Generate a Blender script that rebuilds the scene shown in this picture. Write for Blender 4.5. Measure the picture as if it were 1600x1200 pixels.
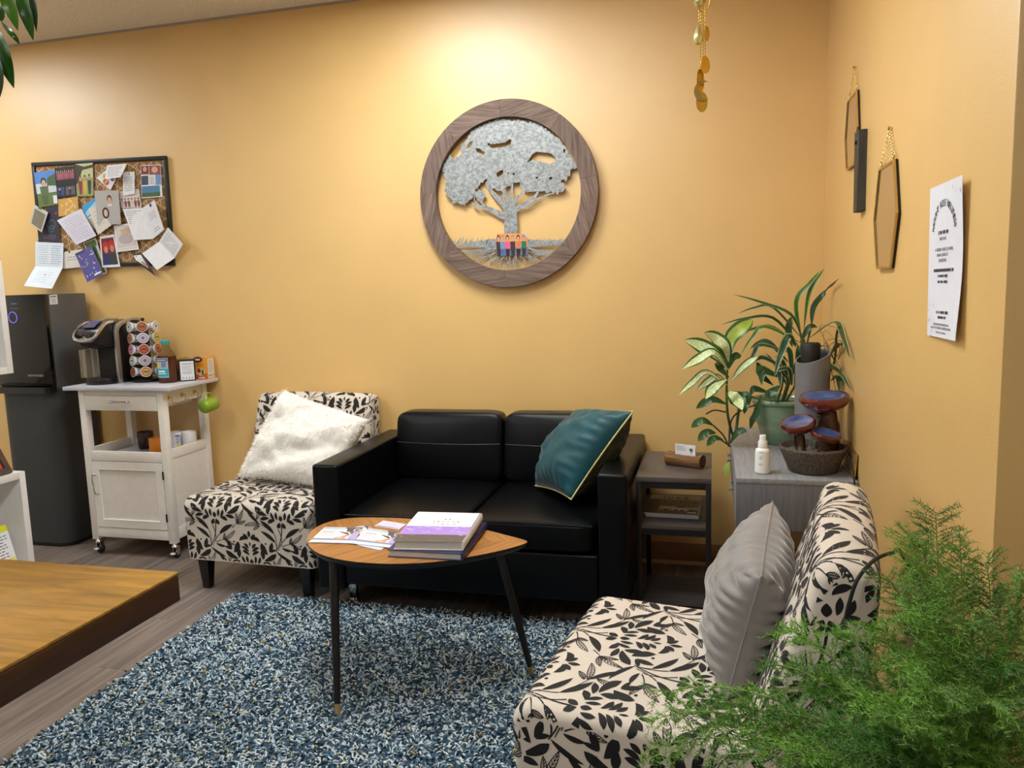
import bpy, bmesh, math, random
import numpy as np
from mathutils import Vector, Matrix, geometry as mgeo

# ---------------------------------------------------------------- clear
for _o in list(bpy.data.objects):
    bpy.data.objects.remove(_o)
SC = bpy.context.scene
COL = SC.collection
R = math.radians
random.seed(7)

# ---------------------------------------------------------------- camera (metres; camera stands at x=0, y=0)
W = 3.8055        # back wall plane  y = W
RX = 0.4835       # right wall plane x = RX
CZ = 2.857        # ceiling height
CAM = Vector((0.0, 0.0, 1.40))
FPX = 1210.1      # focal length in pixels of a 1600 px wide picture
YAW, PITCH, ROLL = 0.25638, 0.12614, 0.0302
_fw = Vector((-math.sin(YAW) * math.cos(PITCH), math.cos(YAW) * math.cos(PITCH), -math.sin(PITCH)))
_rt = Vector((math.cos(YAW), math.sin(YAW), 0))
_dn = _fw.cross(_rt)
RT = _rt * math.cos(ROLL) + _dn * math.sin(ROLL)
DN = -_rt * math.sin(ROLL) + _dn * math.cos(ROLL)
FW = _fw
cam_data = bpy.data.cameras.new('camera')
cam = bpy.data.objects.new('camera', cam_data)
COL.objects.link(cam)
cam.matrix_world = Matrix(((RT.x, -DN.x, -FW.x, CAM.x), (RT.y, -DN.y, -FW.y, CAM.y), (RT.z, -DN.z, -FW.z, CAM.z), (0, 0, 0, 1)))
cam_data.sensor_width = 36.0
cam_data.lens = FPX / 1600.0 * 36.0
cam_data.clip_start = 0.05
SC.camera = cam

# ---------------------------------------------------------------- world, exposure
world = bpy.data.worlds.new('world')
SC.world = world
world.use_nodes = True
world.node_tree.nodes['Background'].inputs[0].default_value = (1.0, 0.95, 0.88, 1)
world.node_tree.nodes['Background'].inputs[1].default_value = 0.05
SC.view_settings.view_transform = 'Standard'
SC.view_settings.look = 'None'
SC.view_settings.gamma = 1.0
SC.view_settings.use_curve_mapping = False
SC.view_settings.exposure = 0.82
LAMP_POWER = 17.0        # emission strength of the troffer diffusers
LAMP_SPOTS = [(-1.3, 2.9), (-4.4, 2.9), (-0.8, 2.15), (-2.9, 1.0), (-0.6, -0.4), (-3.6, -0.9)]
try:
    SC.cycles.max_bounces = 8
    SC.cycles.diffuse_bounces = 5
    SC.cycles.use_denoising = True
except Exception:
    pass

# ---------------------------------------------------------------- helpers
def P(px, py, x=None, y=None, z=None):
    """point of a known plane of the room (x, y or z given) seen at a pixel of the 1600x1200 photograph"""
    d = RT * ((px - 800) / FPX) + DN * ((py - 600) / FPX) + FW
    if y is not None: t = (y - CAM.y) / d.y
    elif x is not None: t = (x - CAM.x) / d.x
    else: t = (z - CAM.z) / d.z
    return CAM + d * t

def lin(c):
    out = []
    for k in c[:3]:
        k = k / 255.0
        out.append(k / 12.92 if k <= 0.04045 else ((k + 0.055) / 1.055) ** 2.4)
    return (out[0], out[1], out[2], 1.0)

MATS = {}
def mat(name, col, rough=0.6, metal=0.0, spec=0.5, noise=None, bump=None, sheen=0.0, coat=0.0, trans=0.0, alpha=1.0, emit=0.0, ior=None, stretch=None, col2=None, objrand=0.0):
    """a plain Principled material; noise=(scale, amount) varies the colour, bump=(scale, strength) the relief"""
    if name in MATS: return MATS[name]
    m = bpy.data.materials.new(name); MATS[name] = m
    m.use_nodes = True
    nt = m.node_tree; b = nt.nodes['Principled BSDF']
    c = lin(col)
    b.inputs['Base Color'].default_value = c
    b.inputs['Roughness'].default_value = rough
    b.inputs['Metallic'].default_value = metal
    b.inputs['Specular IOR Level'].default_value = spec
    if sheen: b.inputs['Sheen Weight'].default_value = sheen; b.inputs['Sheen Roughness'].default_value = 0.4
    if coat: b.inputs['Coat Weight'].default_value = coat; b.inputs['Coat Roughness'].default_value = 0.08
    if trans: b.inputs['Transmission Weight'].default_value = trans
    if ior: b.inputs['IOR'].default_value = ior
    if alpha < 1: b.inputs['Alpha'].default_value = alpha
    if emit:
        b.inputs['Emission Color'].default_value = c; b.inputs['Emission Strength'].default_value = emit
    vec = None
    if noise or bump:
        tc = nt.nodes.new('ShaderNodeTexCoord'); mp = nt.nodes.new('ShaderNodeMapping')
        nt.links.new(tc.outputs['Object'], mp.inputs['Vector'])
        if stretch: mp.inputs['Scale'].default_value = stretch
        vec = mp.outputs['Vector']
    if noise:
        n = nt.nodes.new('ShaderNodeTexNoise'); n.inputs['Scale'].default_value = noise[0]; n.inputs['Detail'].default_value = 5
        nt.links.new(vec, n.inputs['Vector'])
        cr = nt.nodes.new('ShaderNodeValToRGB')
        a = noise[1]
        c2 = lin(col2) if col2 else tuple(min(1, k * (1 + a)) for k in c[:3]) + (1,)
        c1 = tuple(k * (1 - a) for k in c[:3]) + (1,) if not col2 else c
        cr.color_ramp.elements[0].position = 0.3; cr.color_ramp.elements[0].color = c1
        cr.color_ramp.elements[1].position = 0.7; cr.color_ramp.elements[1].color = c2
        nt.links.new(n.outputs['Fac'], cr.inputs['Fac'])
        outc = cr.outputs['Color']
        if objrand:
            oi = nt.nodes.new('ShaderNodeObjectInfo'); mr = nt.nodes.new('ShaderNodeMapRange')
            mr.inputs['To Min'].default_value = 1 - objrand; mr.inputs['To Max'].default_value = 1 + objrand
            nt.links.new(oi.outputs['Random'], mr.inputs['Value'])
            mx = nt.nodes.new('ShaderNodeVectorMath'); mx.operation = 'SCALE'
            nt.links.new(outc, mx.inputs[0]); nt.links.new(mr.outputs['Result'], mx.inputs['Scale'])
            outc = mx.outputs['Vector']
        nt.links.new(outc, b.inputs['Base Color'])
    if bump:
        n2 = nt.nodes.new('ShaderNodeTexNoise'); n2.inputs['Scale'].default_value = bump[0]; n2.inputs['Detail'].default_value = 3
        nt.links.new(vec, n2.inputs['Vector'])
        bp = nt.nodes.new('ShaderNodeBump'); bp.inputs['Strength'].default_value = bump[1]; bp.inputs['Distance'].default_value = 0.01
        nt.links.new(n2.outputs['Fac'], bp.inputs['Height']); nt.links.new(bp.outputs['Normal'], b.inputs['Normal'])
    return m

def flat(col, rough=0.55):
    """print ink / plain paper colour"""
    return mat('ink_%d_%d_%d' % tuple(int(k) for k in col[:3]), col, rough, noise=(90, 0.06))

def wood_mat(name, c1, c2, scale=(60, 3, 60), rough=0.45, dist=3.0, bump=0.15, objrand=0.0, coat=0.0, ring=None):
    """streaky wood grain running along the object's y axis (scale small) with fine pores"""
    if name in MATS: return MATS[name]
    m = bpy.data.materials.new(name); MATS[name] = m; m.use_nodes = True
    nt = m.node_tree; b = nt.nodes['Principled BSDF']; b.inputs['Roughness'].default_value = rough
    if coat: b.inputs['Coat Weight'].default_value = coat; b.inputs['Coat Roughness'].default_value = 0.15
    tc = nt.nodes.new('ShaderNodeTexCoord'); mp = nt.nodes.new('ShaderNodeMapping'); mp.inputs['Scale'].default_value = scale
    nt.links.new(tc.outputs['Object'], mp.inputs['Vector'])
    vec = mp.outputs['Vector']
    if objrand:
        oi = nt.nodes.new('ShaderNodeObjectInfo'); ad = nt.nodes.new('ShaderNodeVectorMath'); ad.operation = 'MULTIPLY_ADD'
        ad.inputs[0].default_value = (37, 51, 13); ad.inputs[2].default_value = (0, 0, 0)
        cmb = nt.nodes.new('ShaderNodeCombineXYZ')
        for k in range(3): nt.links.new(oi.outputs['Random'], cmb.inputs[k])
        nt.links.new(cmb.outputs[0], ad.inputs[1]); nt.links.new(vec, ad.inputs[2]); vec = ad.outputs[0]
    n = nt.nodes.new('ShaderNodeTexNoise'); n.inputs['Scale'].default_value = 1.0; n.inputs['Detail'].default_value = 6
    n.inputs['Roughness'].default_value = 0.65; n.inputs['Distortion'].default_value = dist * 0.2
    nt.links.new(vec, n.inputs['Vector'])
    cr = nt.nodes.new('ShaderNodeValToRGB')
    cr.color_ramp.elements[0].position = 0.32; cr.color_ramp.elements[0].color = lin(c1)
    cr.color_ramp.elements[1].position = 0.68; cr.color_ramp.elements[1].color = lin(c2)
    fac = n.outputs['Fac']
    if ring:
        w = nt.nodes.new('ShaderNodeTexWave'); w.inputs['Scale'].default_value = ring; w.inputs['Distortion'].default_value = dist
        w.inputs['Detail'].default_value = 3; w.inputs['Detail Scale'].default_value = 0.8
        mp2 = nt.nodes.new('ShaderNodeMapping'); mp2.inputs['Scale'].default_value = (1, 0.16, 1)
        nt.links.new(tc.outputs['Object'], mp2.inputs['Vector']); nt.links.new(mp2.outputs['Vector'], w.inputs['Vector'])
        mm = nt.nodes.new('ShaderNodeMath'); mm.operation = 'MULTIPLY_ADD'; mm.inputs[1].default_value = 0.22
        m3 = nt.nodes.new('ShaderNodeMath'); m3.operation = 'MULTIPLY'; m3.inputs[1].default_value = 0.78
        nt.links.new(n.outputs['Fac'], m3.inputs[0]); nt.links.new(w.outputs['Fac'], mm.inputs[0]); nt.links.new(m3.outputs[0], mm.inputs[2])
        fac = mm.outputs[0]
    nt.links.new(fac, cr.inputs['Fac'])
    outc = cr.outputs['Color']
    if objrand:
        mr = nt.nodes.new('ShaderNodeMapRange'); mr.inputs['To Min'].default_value = 1 - objrand; mr.inputs['To Max'].default_value = 1 + objrand
        nt.links.new(oi.outputs['Random'], mr.inputs['Value'])
        mx = nt.nodes.new('ShaderNodeVectorMath'); mx.operation = 'SCALE'
        nt.links.new(outc, mx.inputs[0]); nt.links.new(mr.outputs['Result'], mx.inputs['Scale']); outc = mx.outputs['Vector']
    nt.links.new(outc, b.inputs['Base Color'])
    bp = nt.nodes.new('ShaderNodeBump'); bp.inputs['Strength'].default_value = bump; bp.inputs['Distance'].default_value = 0.003
    nt.links.new(n.outputs['Fac'], bp.inputs['Height']); nt.links.new(bp.outputs['Normal'], b.inputs['Normal'])
    return m

INV = {}      # things whose parts are given in room coordinates: room -> thing
class G:
    """collects shapes for ONE mesh object"""
    def __init__(s): s.v = []; s.f = []; s.m = []; s.cur = 0
    def add(s, vs, fs):
        o = len(s.v); s.v.extend(tuple(v) for v in vs)
        for f in fs: s.f.append(tuple(i + o for i in f)); s.m.append(s.cur)
        return s
    def slot(s, k): s.cur = k; return s
    def box(s, x0, x1, y0, y1, z0, z1):
        v = [(x, y, z) for z in (z0, z1) for y in (y0, y1) for x in (x0, x1)]
        return s.add(v, [(0, 2, 3, 1), (4, 5, 7, 6), (0, 1, 5, 4), (2, 6, 7, 3), (0, 4, 6, 2), (1, 3, 7, 5)])
    def hexa(s, b, t):
        """box from 4 bottom and 4 top points (same turn, seen from above counter-clockwise)"""
        return s.add(list(b) + list(t), [(3, 2, 1, 0), (4, 5, 6, 7)] + [(i, (i + 1) % 4, (i + 1) % 4 + 4, i + 4) for i in range(4)])
    def prism(s, poly, w0, w1, fn):
        """polygon (u,v) swept from w0 to w1; fn(u,v,w)->xyz"""
        n = len(poly)
        v = [fn(a, b, w0) for a, b in poly] + [fn(a, b, w1) for a, b in poly]
        return s.add(v, [tuple(range(n))[::-1], tuple(range(n, 2 * n))] + [(i, (i + 1) % n, (i + 1) % n + n, i + n) for i in range(n)])
    def lathe(s, prof, n=24, c=(0, 0, 0), M=None, cap0=True, cap1=True):
        v = []; f = []
        for r, z in prof:
            for k in range(n):
                a = 2 * math.pi * k / n
                p = Vector((r * math.cos(a), r * math.sin(a), z))
                if M is not None: p = M @ p
                v.append((p.x + c[0], p.y + c[1], p.z + c[2]))
        for i in range(len(prof) - 1):
            for k in range(n):
                k2 = (k + 1) % n
                f.append((i * n + k, i * n + k2, (i + 1) * n + k2, (i + 1) * n + k))
        if cap0: f.append(tuple(range(n))[::-1])
        if cap1: f.append(tuple(range((len(prof) - 1) * n, len(prof) * n)))
        return s.add(v, f)
    def tube(s, pts, r, n=8, closed=False, cap=True):
        pts = [Vector(p) for p in pts]; m = len(pts)
        rs = r if isinstance(r, (list, tuple)) else [r] * m
        v = []; f = []
        t0 = (pts[1] - pts[0]).normalized()
        ref = Vector((0, 0, 1)) if abs(t0.z) < 0.9 else Vector((1, 0, 0))
        nrm = t0.cross(ref).normalized()
        for i in range(m):
            a = pts[(i - 1) % m] if (closed or i > 0) else pts[0]
            b = pts[(i + 1) % m] if (closed or i < m - 1) else pts[-1]
            t = (b - a)
            t = t.normalized() if t.length > 1e-9 else t0
            nrm = (nrm - t * nrm.dot(t))
            nrm = nrm.normalized() if nrm.length > 1e-6 else t.orthogonal().normalized()
            bn = t.cross(nrm)
            for k in range(n):
                ang = 2 * math.pi * k / n
                v.append(pts[i] + (nrm * math.cos(ang) + bn * math.sin(ang)) * rs[i])
        seg = m if closed else m - 1
        for i in range(seg):
            j = (i + 1) % m
            for k in range(n):
                k2 = (k + 1) % n
                f.append((i * n + k, i * n + k2, j * n + k2, j * n + k))
        if cap and not closed: f.append(tuple(range(n))[::-1]); f.append(tuple(range((m - 1) * n, m * n)))
        return s.add(v, f)
    def ell(s, c, rx, ry, rz, nu=16, nv=10, M=None):
        v = []; f = []
        for i in range(nv + 1):
            th = math.pi * i / nv
            for k in range(nu):
                a = 2 * math.pi * k / nu
                p = Vector((rx * math.sin(th) * math.cos(a), ry * math.sin(th) * math.sin(a), rz * math.cos(th)))
                if M is not None: p = M @ p
                v.append(p + Vector(c))
        for i in range(nv):
            for k in range(nu):
                k2 = (k + 1) % nu
                f.append((i * nu + k, (i + 1) * nu + k, (i + 1) * nu + k2, i * nu + k2))
        return s.add(v, f)
    def grid(s, fn, nu, nv, flip=False):
        v = [fn(i / nu, j / nv) for j in range(nv + 1) for i in range(nu + 1)]
        f = []
        for j in range(nv):
            for i in range(nu):
                a = j * (nu + 1) + i
                q = (a, a + 1, a + nu + 2, a + nu + 1)
                f.append(q[::-1] if flip else q)
        return s.add(v, f)
    def build(s, name, mats, parent=None, smooth=False, bevel=0.0, seg=2, angle=35, merge=False):
        me = bpy.data.meshes.new(name)
        inv = INV.get(parent.name) if parent is not None else None
        me.from_pydata([tuple(inv @ Vector(v)) for v in s.v] if inv is not None else [tuple(v) for v in s.v], [], s.f)
        if not isinstance(mats, (list, tuple)): mats = [mats]
        for m in mats: me.materials.append(m)
        if len(mats) > 1: me.polygons.foreach_set('material_index', s.m)
        bm = bmesh.new(); bm.from_mesh(me)
        if merge: bmesh.ops.remove_doubles(bm, verts=bm.verts, dist=1e-5)
        bmesh.ops.recalc_face_normals(bm, faces=bm.faces) if merge or bevel else None
        if bevel:
            es = [e for e in bm.edges if len(e.link_faces) == 2 and e.calc_face_angle(0) > R(30)]
            bmesh.ops.bevel(bm, geom=es, offset=bevel, segments=seg, profile=0.5, affect='EDGES', clamp_overlap=True)
        bm.to_mesh(me); bm.free()
        if smooth or bevel:
            me.polygons.foreach_set('use_smooth', [True] * len(me.polygons))
            me.set_sharp_from_angle(angle=R(angle))
        me.update()
        o = bpy.data.objects.new(name, me); COL.objects.link(o)
        if parent is not None: o.parent = parent
        if inv is not None: INV[o.name] = inv
        return o

def tag(o, label, cat, group=None):
    o['label'] = label; o['category'] = cat
    if group: o['group'] = group
    return o
def thing(name, label, cat, loc=(0, 0, 0), rz=0.0, group=None, world=False):
    o = bpy.data.objects.new(name, None); COL.objects.link(o)
    o.empty_display_size = 0.05
    o.location = loc; o.rotation_euler = (0, 0, rz)
    if world: INV[o.name] = (Matrix.Translation(Vector(loc)) @ Matrix.Rotation(rz, 4, 'Z')).inverted()
    return tag(o, label, cat, group)
def struct(o): o['kind'] = 'structure'; return o
def stuff(o): o['kind'] = 'stuff'; return o
def copyobj(o, parent=None, loc=None):
    c = o.copy(); COL.objects.link(c)
    if parent is not None: c.parent = parent
    if loc is not None: c.location = loc
    return c
def bez(p0, p1, p2, p3, n=10):
    out = []
    for i in range(n + 1):
        t = i / n; u = 1 - t
        out.append(Vector(p0) * u ** 3 + Vector(p1) * 3 * u * u * t + Vector(p2) * 3 * u * t * t + Vector(p3) * t ** 3)
    return out
def spline(pts, n=6, closed=False):
    """Catmull-Rom through points"""
    pts = [Vector(p) for p in pts]; m = len(pts); out = []
    rng = range(m) if closed else range(m - 1)
    for i in rng:
        p1, p2 = pts[i], pts[(i + 1) % m]
        p0 = pts[(i - 1) % m] if (closed or i > 0) else p1 * 2 - p2
        p3 = pts[(i + 2) % m] if (closed or i < m - 2) else p2 * 2 - p1
        for k in range(n):
            t = k / n
            out.append(0.5 * ((2 * p1) + (p2 - p0) * t + (2 * p0 - 5 * p1 + 4 * p2 - p3) * t * t + (3 * p1 - p0 - 3 * p2 + p3) * t ** 3))
    if not closed: out.append(pts[-1])
    return out
def text_mesh(name, s, size, m, parent, origin, xdir, ydir, align='CENTER', extrude=0.0003, spacing=1.0):
    """raised lettering: baseline origin, xdir along the line, ydir up"""
    cu = bpy.data.curves.new(name, 'FONT'); cu.body = s; cu.size = size; cu.align_x = align; cu.align_y = 'CENTER'; cu.extrude = extrude
    cu.space_character = spacing; cu.resolution_u = 3
    tmp = bpy.data.objects.new(name + '_tmp', cu); COL.objects.link(tmp)
    bpy.context.view_layer.update()
    me = bpy.data.meshes.new_from_object(tmp.evaluated_get(bpy.context.evaluated_depsgraph_get()))
    bpy.data.objects.remove(tmp); bpy.data.curves.remove(cu)
    me.materials.clear(); me.materials.append(m)
    x = Vector(xdir).normalized(); y = Vector(ydir).normalized(); zz = x.cross(y).normalized()
    M4 = Matrix(((x.x, y.x, zz.x, origin[0]), (x.y, y.y, zz.y, origin[1]), (x.z, y.z, zz.z, origin[2]), (0, 0, 0, 1)))
    inv = INV.get(parent.name) if parent is not None else None
    me.transform(inv @ M4 if inv is not None else M4)
    o = bpy.data.objects.new(name, me); COL.objects.link(o); o.parent = parent
    return o

class Decal:
    """flat print on a paper quad (TL, TR, BR, BL): pieces of ink a hair above it, one mesh"""
    def __init__(s, quad, flip=False):
        s.q = [Vector(p) for p in quad]
        n = (s.q[1] - s.q[0]).cross(s.q[3] - s.q[0]).normalized()
        s.n = -n if not flip else n
        s.g = G(); s.cols = []; s.k = 0
    def pt(s, u, v, off):
        a = s.q[0].lerp(s.q[1], u); b = s.q[3].lerp(s.q[2], u)
        return a.lerp(b, v) + s.n * off
    def _c(s, col):
        col = tuple(col)
        if col not in s.cols: s.cols.append(col)
        s.g.cur = s.cols.index(col); s.k += 1
        return 0.0004 + 0.00004 * s.k
    def poly(s, pts, col):
        o = s._c(col)
        s.g.add([s.pt(u, v, o) for u, v in pts], [tuple(range(len(pts)))]); return s
    def rect(s, u0, v0, u1, v1, col): return s.poly([(u0, v0), (u1, v0), (u1, v1), (u0, v1)], col)
    def ell(s, u, v, ru, rv, col, n=14):
        return s.poly([(u + ru * math.cos(2 * math.pi * k / n), v + rv * math.sin(2 * math.pi * k / n)) for k in range(n)], col)
    def ring(s, u, v, ru, rv, w, col, n=18):
        o = s._c(col); vs = []
        for k in range(n):
            a = 2 * math.pi * k / n
            vs.append(s.pt(u + ru * math.cos(a), v + rv * math.sin(a), o)); vs.append(s.pt(u + ru * (1 - w) * math.cos(a), v + rv * (1 - w) * math.sin(a), o))
        s.g.add(vs, [(2 * k, 2 * ((k + 1) % n), 2 * ((k + 1) % n) + 1, 2 * k + 1) for k in range(n)]); return s
    def lines(s, u0, v0, u1, v1, n, col, h=0.35, rng=random):
        """rows of word-like strokes"""
        dv = (v1 - v0) / n
        o = s._c(col)
        for i in range(n):
            u = u0 + rng.uniform(0, 0.04); v = v0 + dv * (i + 0.5)
            end = u1 - rng.uniform(0, 0.2) * (u1 - u0)
            while u < end:
                w = min(rng.uniform(0.04, 0.13), end - u)
                s.g.add([s.pt(u, v - dv * h / 2, o), s.pt(u + w, v - dv * h / 2, o), s.pt(u + w, v + dv * h / 2, o), s.pt(u, v + dv * h / 2, o)], [(0, 1, 2, 3)])
                u += w + 0.025
        return s
    def person(s, u, v, h, w, top, leg=None, skin=(205, 160, 130), hair=(50, 35, 28)):
        s.poly([(u - w * .5, v + h * .3), (u + w * .5, v + h * .3), (u + w * .45, v + h * .68), (u - w * .45, v + h * .68)], top)
        s.poly([(u - w * .42, v + h * .66), (u + w * .42, v + h * .66), (u + w * .3, v + h), (u - w * .3, v + h)], leg or top)
        s.ell(u, v + h * .13, w * .34, h * .16, hair); s.ell(u, v + h * .17, w * .24, h * .12, skin); return s
    def build(s, parent, name='print'):
        return s.g.build(name, [flat(c) for c in s.cols], parent)

def slab(quad, th, nrm=None):
    """thin sheet from a quad, th thick away from its printed side"""
    q = [Vector(p) for p in quad]
    n = (q[1] - q[0]).cross(q[3] - q[0]).normalized()
    g = G(); b = [p + n * th for p in q]
    g.add(q + b, [(0, 1, 2, 3), (7, 6, 5, 4), (0, 4, 5, 1), (1, 5, 6, 2), (2, 6, 7, 3), (3, 7, 4, 0)])
    return g

# ---------------------------------------------------------------- shared materials
M_paint = mat('wall_paint_yellow', (228, 186, 114), 0.42, spec=1.0, noise=(3, 0.03), bump=(260, 0.12))
_p = M_paint.node_tree.nodes['Principled BSDF']; _p.inputs['Coat Weight'].default_value = 0.7; _p.inputs['Coat Roughness'].default_value = 0.44
M_ceil = mat('ceiling_tile_cream', (240, 230, 212), 0.9, noise=(120, 0.16), bump=(110, 0.8))
M_white = mat('white_lacquer', (228, 226, 224), 0.4, noise=(14, 0.03))
M_black = mat('black_metal', (16, 16, 18), 0.42, noise=(60, 0.2))
M_chrome = mat('chrome', (215, 215, 218), 0.14, metal=1.0, noise=(30, 0.04))
M_brass = mat('brass', (214, 184, 122), 0.28, metal=1.0, noise=(40, 0.08))
M_gold = mat('gold_leaf_metal', (206, 168, 70), 0.28, metal=0.9, noise=(30, 0.12))
M_paper = mat('paper_white', (232, 232, 236), 0.75, noise=(40, 0.03))
M_rubber = mat('black_rubber', (20, 20, 20), 0.7, noise=(40, 0.1))
# ================================================================ THE ROOM
XL, YF, XR2 = -5.4, -3.4, 2.4
struct(G().box(XL - .1, XR2 + .1, W, W + .1, 0, CZ).build('wall_back', M_paint))
struct(G().box(RX, XR2 + .1, 1.504, W, 0, CZ).build('wall_right', M_paint, bevel=0.004, seg=2))
M_cream = mat('wall_paint_cream', (226, 220, 208), 0.6, noise=(3, 0.03))
struct(G().box(XL - .1, XL, YF, W, 0, CZ).build('wall_left', M_cream))
struct(G().box(XL - .1, XR2 + .1, YF - .1, YF, 0, CZ).build('wall_front', M_cream))
struct(G().box(XR2, XR2 + .1, YF, 1.504, 0, CZ).build('wall_far_right', M_cream))
struct(G().box(XL - .1, XR2 + .1, YF - .1, W + .1, CZ, CZ + .1).build('ceiling', M_ceil))
# metal wall angle under the ceiling
M_angle = mat('trim_grey', (170, 160, 148), 0.5, noise=(20, 0.05))
struct(G().box(XL, RX, W - .012, W, CZ - .009, CZ).build('trim_1', M_angle))
struct(G().box(RX - .012, RX, 1.504, W - .012, CZ - .009, CZ).build('trim_2', M_angle))
# floor: base slab and vinyl planks
M_plank = wood_mat('vinyl_plank', (92, 80, 74), (142, 128, 118), scale=(42, 1.6, 42), rough=0.5, dist=1.5, bump=0.08, objrand=0.10)
floor = struct(G().box(XL - .1, XR2 + .1, YF - .1, W + .1, -.1, -.004).build('floor', M_plank))
pw, pl = 0.152, 1.22
pm = G().box(.0006, pw - .0006, .0006, pl - .0006, -.0045, 0).build('plank', M_plank, floor, bevel=0.0008, seg=1)
first = True
ix = 0
x = -4.56
while x < RX:
    y = -1.0 - (ix * 0.43) % pl
    while y < W:
        if first: o = pm; first = False
        else: o = copyobj(pm, floor)
        o.location = (x, y, 0)
        y += pl
    x += pw; ix += 1
# vinyl cove base with a pale quarter-round below it
M_base = mat('baseboard_vinyl', (150, 112, 72), 0.5, noise=(12, 0.05))
M_qround = mat('quarter_round', (196, 164, 122), 0.45, noise=(12, 0.05))
struct(G().box(XL, RX - .0, W - .008, W, 0.018, .108).build('baseboard_back', M_base, bevel=.002))
struct(G().box(RX - .008, RX, 1.51, W - .008, 0.018, .108).build('baseboard_right', M_base, bevel=.002))
qp = [(0, 0)] + [(.016 * math.cos(a * math.pi / 12), .018 * math.sin(a * math.pi / 12)) for a in range(7)]
struct(G().prism(qp, XL, RX, lambda u, v, w: (w, W - u, v)).build('trim_3', M_qround, smooth=True))
struct(G().prism(qp, 1.51, W - .016, lambda u, v, w: (RX - u, w, v)).build('trim_4', M_qround, smooth=True))

# ================================================================ CEILING LIGHTS (recessed troffers, above and behind the view)
M_diff = bpy.data.materials.new('troffer_diffuser'); MATS['troffer_diffuser'] = M_diff; M_diff.use_nodes = True
_b = M_diff.node_tree.nodes['Principled BSDF']
_b.inputs['Base Color'].default_value = (.9, .9, .9, 1)
_b.inputs['Emission Color'].default_value = (.96, 1.0, 1.0, 1); _b.inputs['Emission Strength'].default_value = LAMP_POWER
for i, (lx, ly) in enumerate(LAMP_SPOTS):
    t = thing('ceiling_light', 'square white troffer light set in the ceiling above the waiting area', 'ceiling light', (lx, ly, CZ), group='ceiling troffers')
    if i == 0:
        g = G(); a, b2, zz = .30, .275, -.02
        g.box(-a, a, -a, -b2, zz, -.0005).box(-a, a, b2, a, zz, -.0005).box(-a, -b2, -b2, b2, zz, -.0005).box(b2, a, -b2, b2, zz, -.0005)
        lf = g.build('frame', M_white, t)
        ld = G().box(-b2, b2, -b2, b2, -.014, -.001).build('diffuser', M_diff, t)
    else:
        copyobj(lf, t); copyobj(ld, t)
# ================================================================ FLORAL FABRIC (print is laid out as petals, leaves and stems)
def petal(base, ang, L, w, bend=0.0, n=7, blunt=0.5):
    """ribbon: list of (left, mid, right) triples along its length; ang measured from +v axis, clockwise"""
    out = []; x, y = base; a = ang
    for i in range(n + 1):
        t = i / n
        h = w / 2 * 1.28 * (math.sin(math.pi * t ** (0.75 if blunt > .5 else 1.15)) ** 0.8 if 0 < t < 1 else 0.0)
        dx, dy = math.sin(a), math.cos(a)
        nx, ny = math.cos(a), -math.sin(a)
        out.append(((x - nx * h, y - ny * h), (x, y), (x + nx * h, y + ny * h)))
        x += dx * L / n; y += dy * L / n; a += bend / n
    return out
def strip(pts, w):
    out = []
    for i, p in enumerate(pts):
        a = pts[max(i - 1, 0)]; b = pts[min(i + 1, len(pts) - 1)]
        d = math.hypot(b[0] - a[0], b[1] - a[1]) or 1
        nx, ny = (b[1] - a[1]) / d, -(b[0] - a[0]) / d
        k = w / 2 * (1 - 0.5 * i / len(pts))
        out.append(((p[0] - nx * k, p[1] - ny * k), p, (p[0] + nx * k, p[1] + ny * k)))
    return out
def b2(p0, p1, p2, n=10):
    return [((1 - t) ** 2 * p0[0] + 2 * t * (1 - t) * p1[0] + t * t * p2[0], (1 - t) ** 2 * p0[1] + 2 * t * (1 - t) * p1[1] + t * t * p2[1]) for t in [i / n for i in range(n + 1)]]
def sketch_leaf(base, ang, L, w):
    """outlined leaf with hatching"""
    rb = petal(base, ang, L, w, 0.25, 8, 0.4); out = []
    out.append(strip([r[0] for r in rb], .0028)); out.append(strip([r[2] for r in rb], .0028)); out.append(strip([r[1] for r in rb], .0022))
    for i in range(1, 8):
        out.append(strip([rb[i][1], rb[i][0]], .0018)); out.append(strip([rb[i][1], rb[min(i + 1, 8)][2]], .0018))
    return out
def pet(b, t, w, bend=0.0, pk=.55, n=8):
    """petal from base b to tip t, bowed sideways by bend (share of its length)"""
    L = math.hypot(t[0] - b[0], t[1] - b[1]); nx, ny = (t[1] - b[1]) / L, -(t[0] - b[0]) / L
    cl = b2(b, ((b[0] + t[0]) / 2 + nx * bend * L * 2, (b[1] + t[1]) / 2 + ny * bend * L * 2), t, n); out = []
    for i, p in enumerate(cl):
        q0, q1 = cl[max(i - 1, 0)], cl[min(i + 1, n)]; d = math.hypot(q1[0] - q0[0], q1[1] - q0[1]) or 1
        ax, ay = (q1[1] - q0[1]) / d, -(q1[0] - q0[0]) / d; s = i / n
        h = w / 2 * (math.sin(math.pi / 2 * s / pk) ** .75 if s <= pk else math.cos(math.pi / 2 * (s - pk) / (1 - pk)) ** .9) if 0 < i < n else 0.0
        out.append(((p[0] - ax * h, p[1] - ay * h), p, (p[0] + ax * h, p[1] + ay * h)))
    return out
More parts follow.
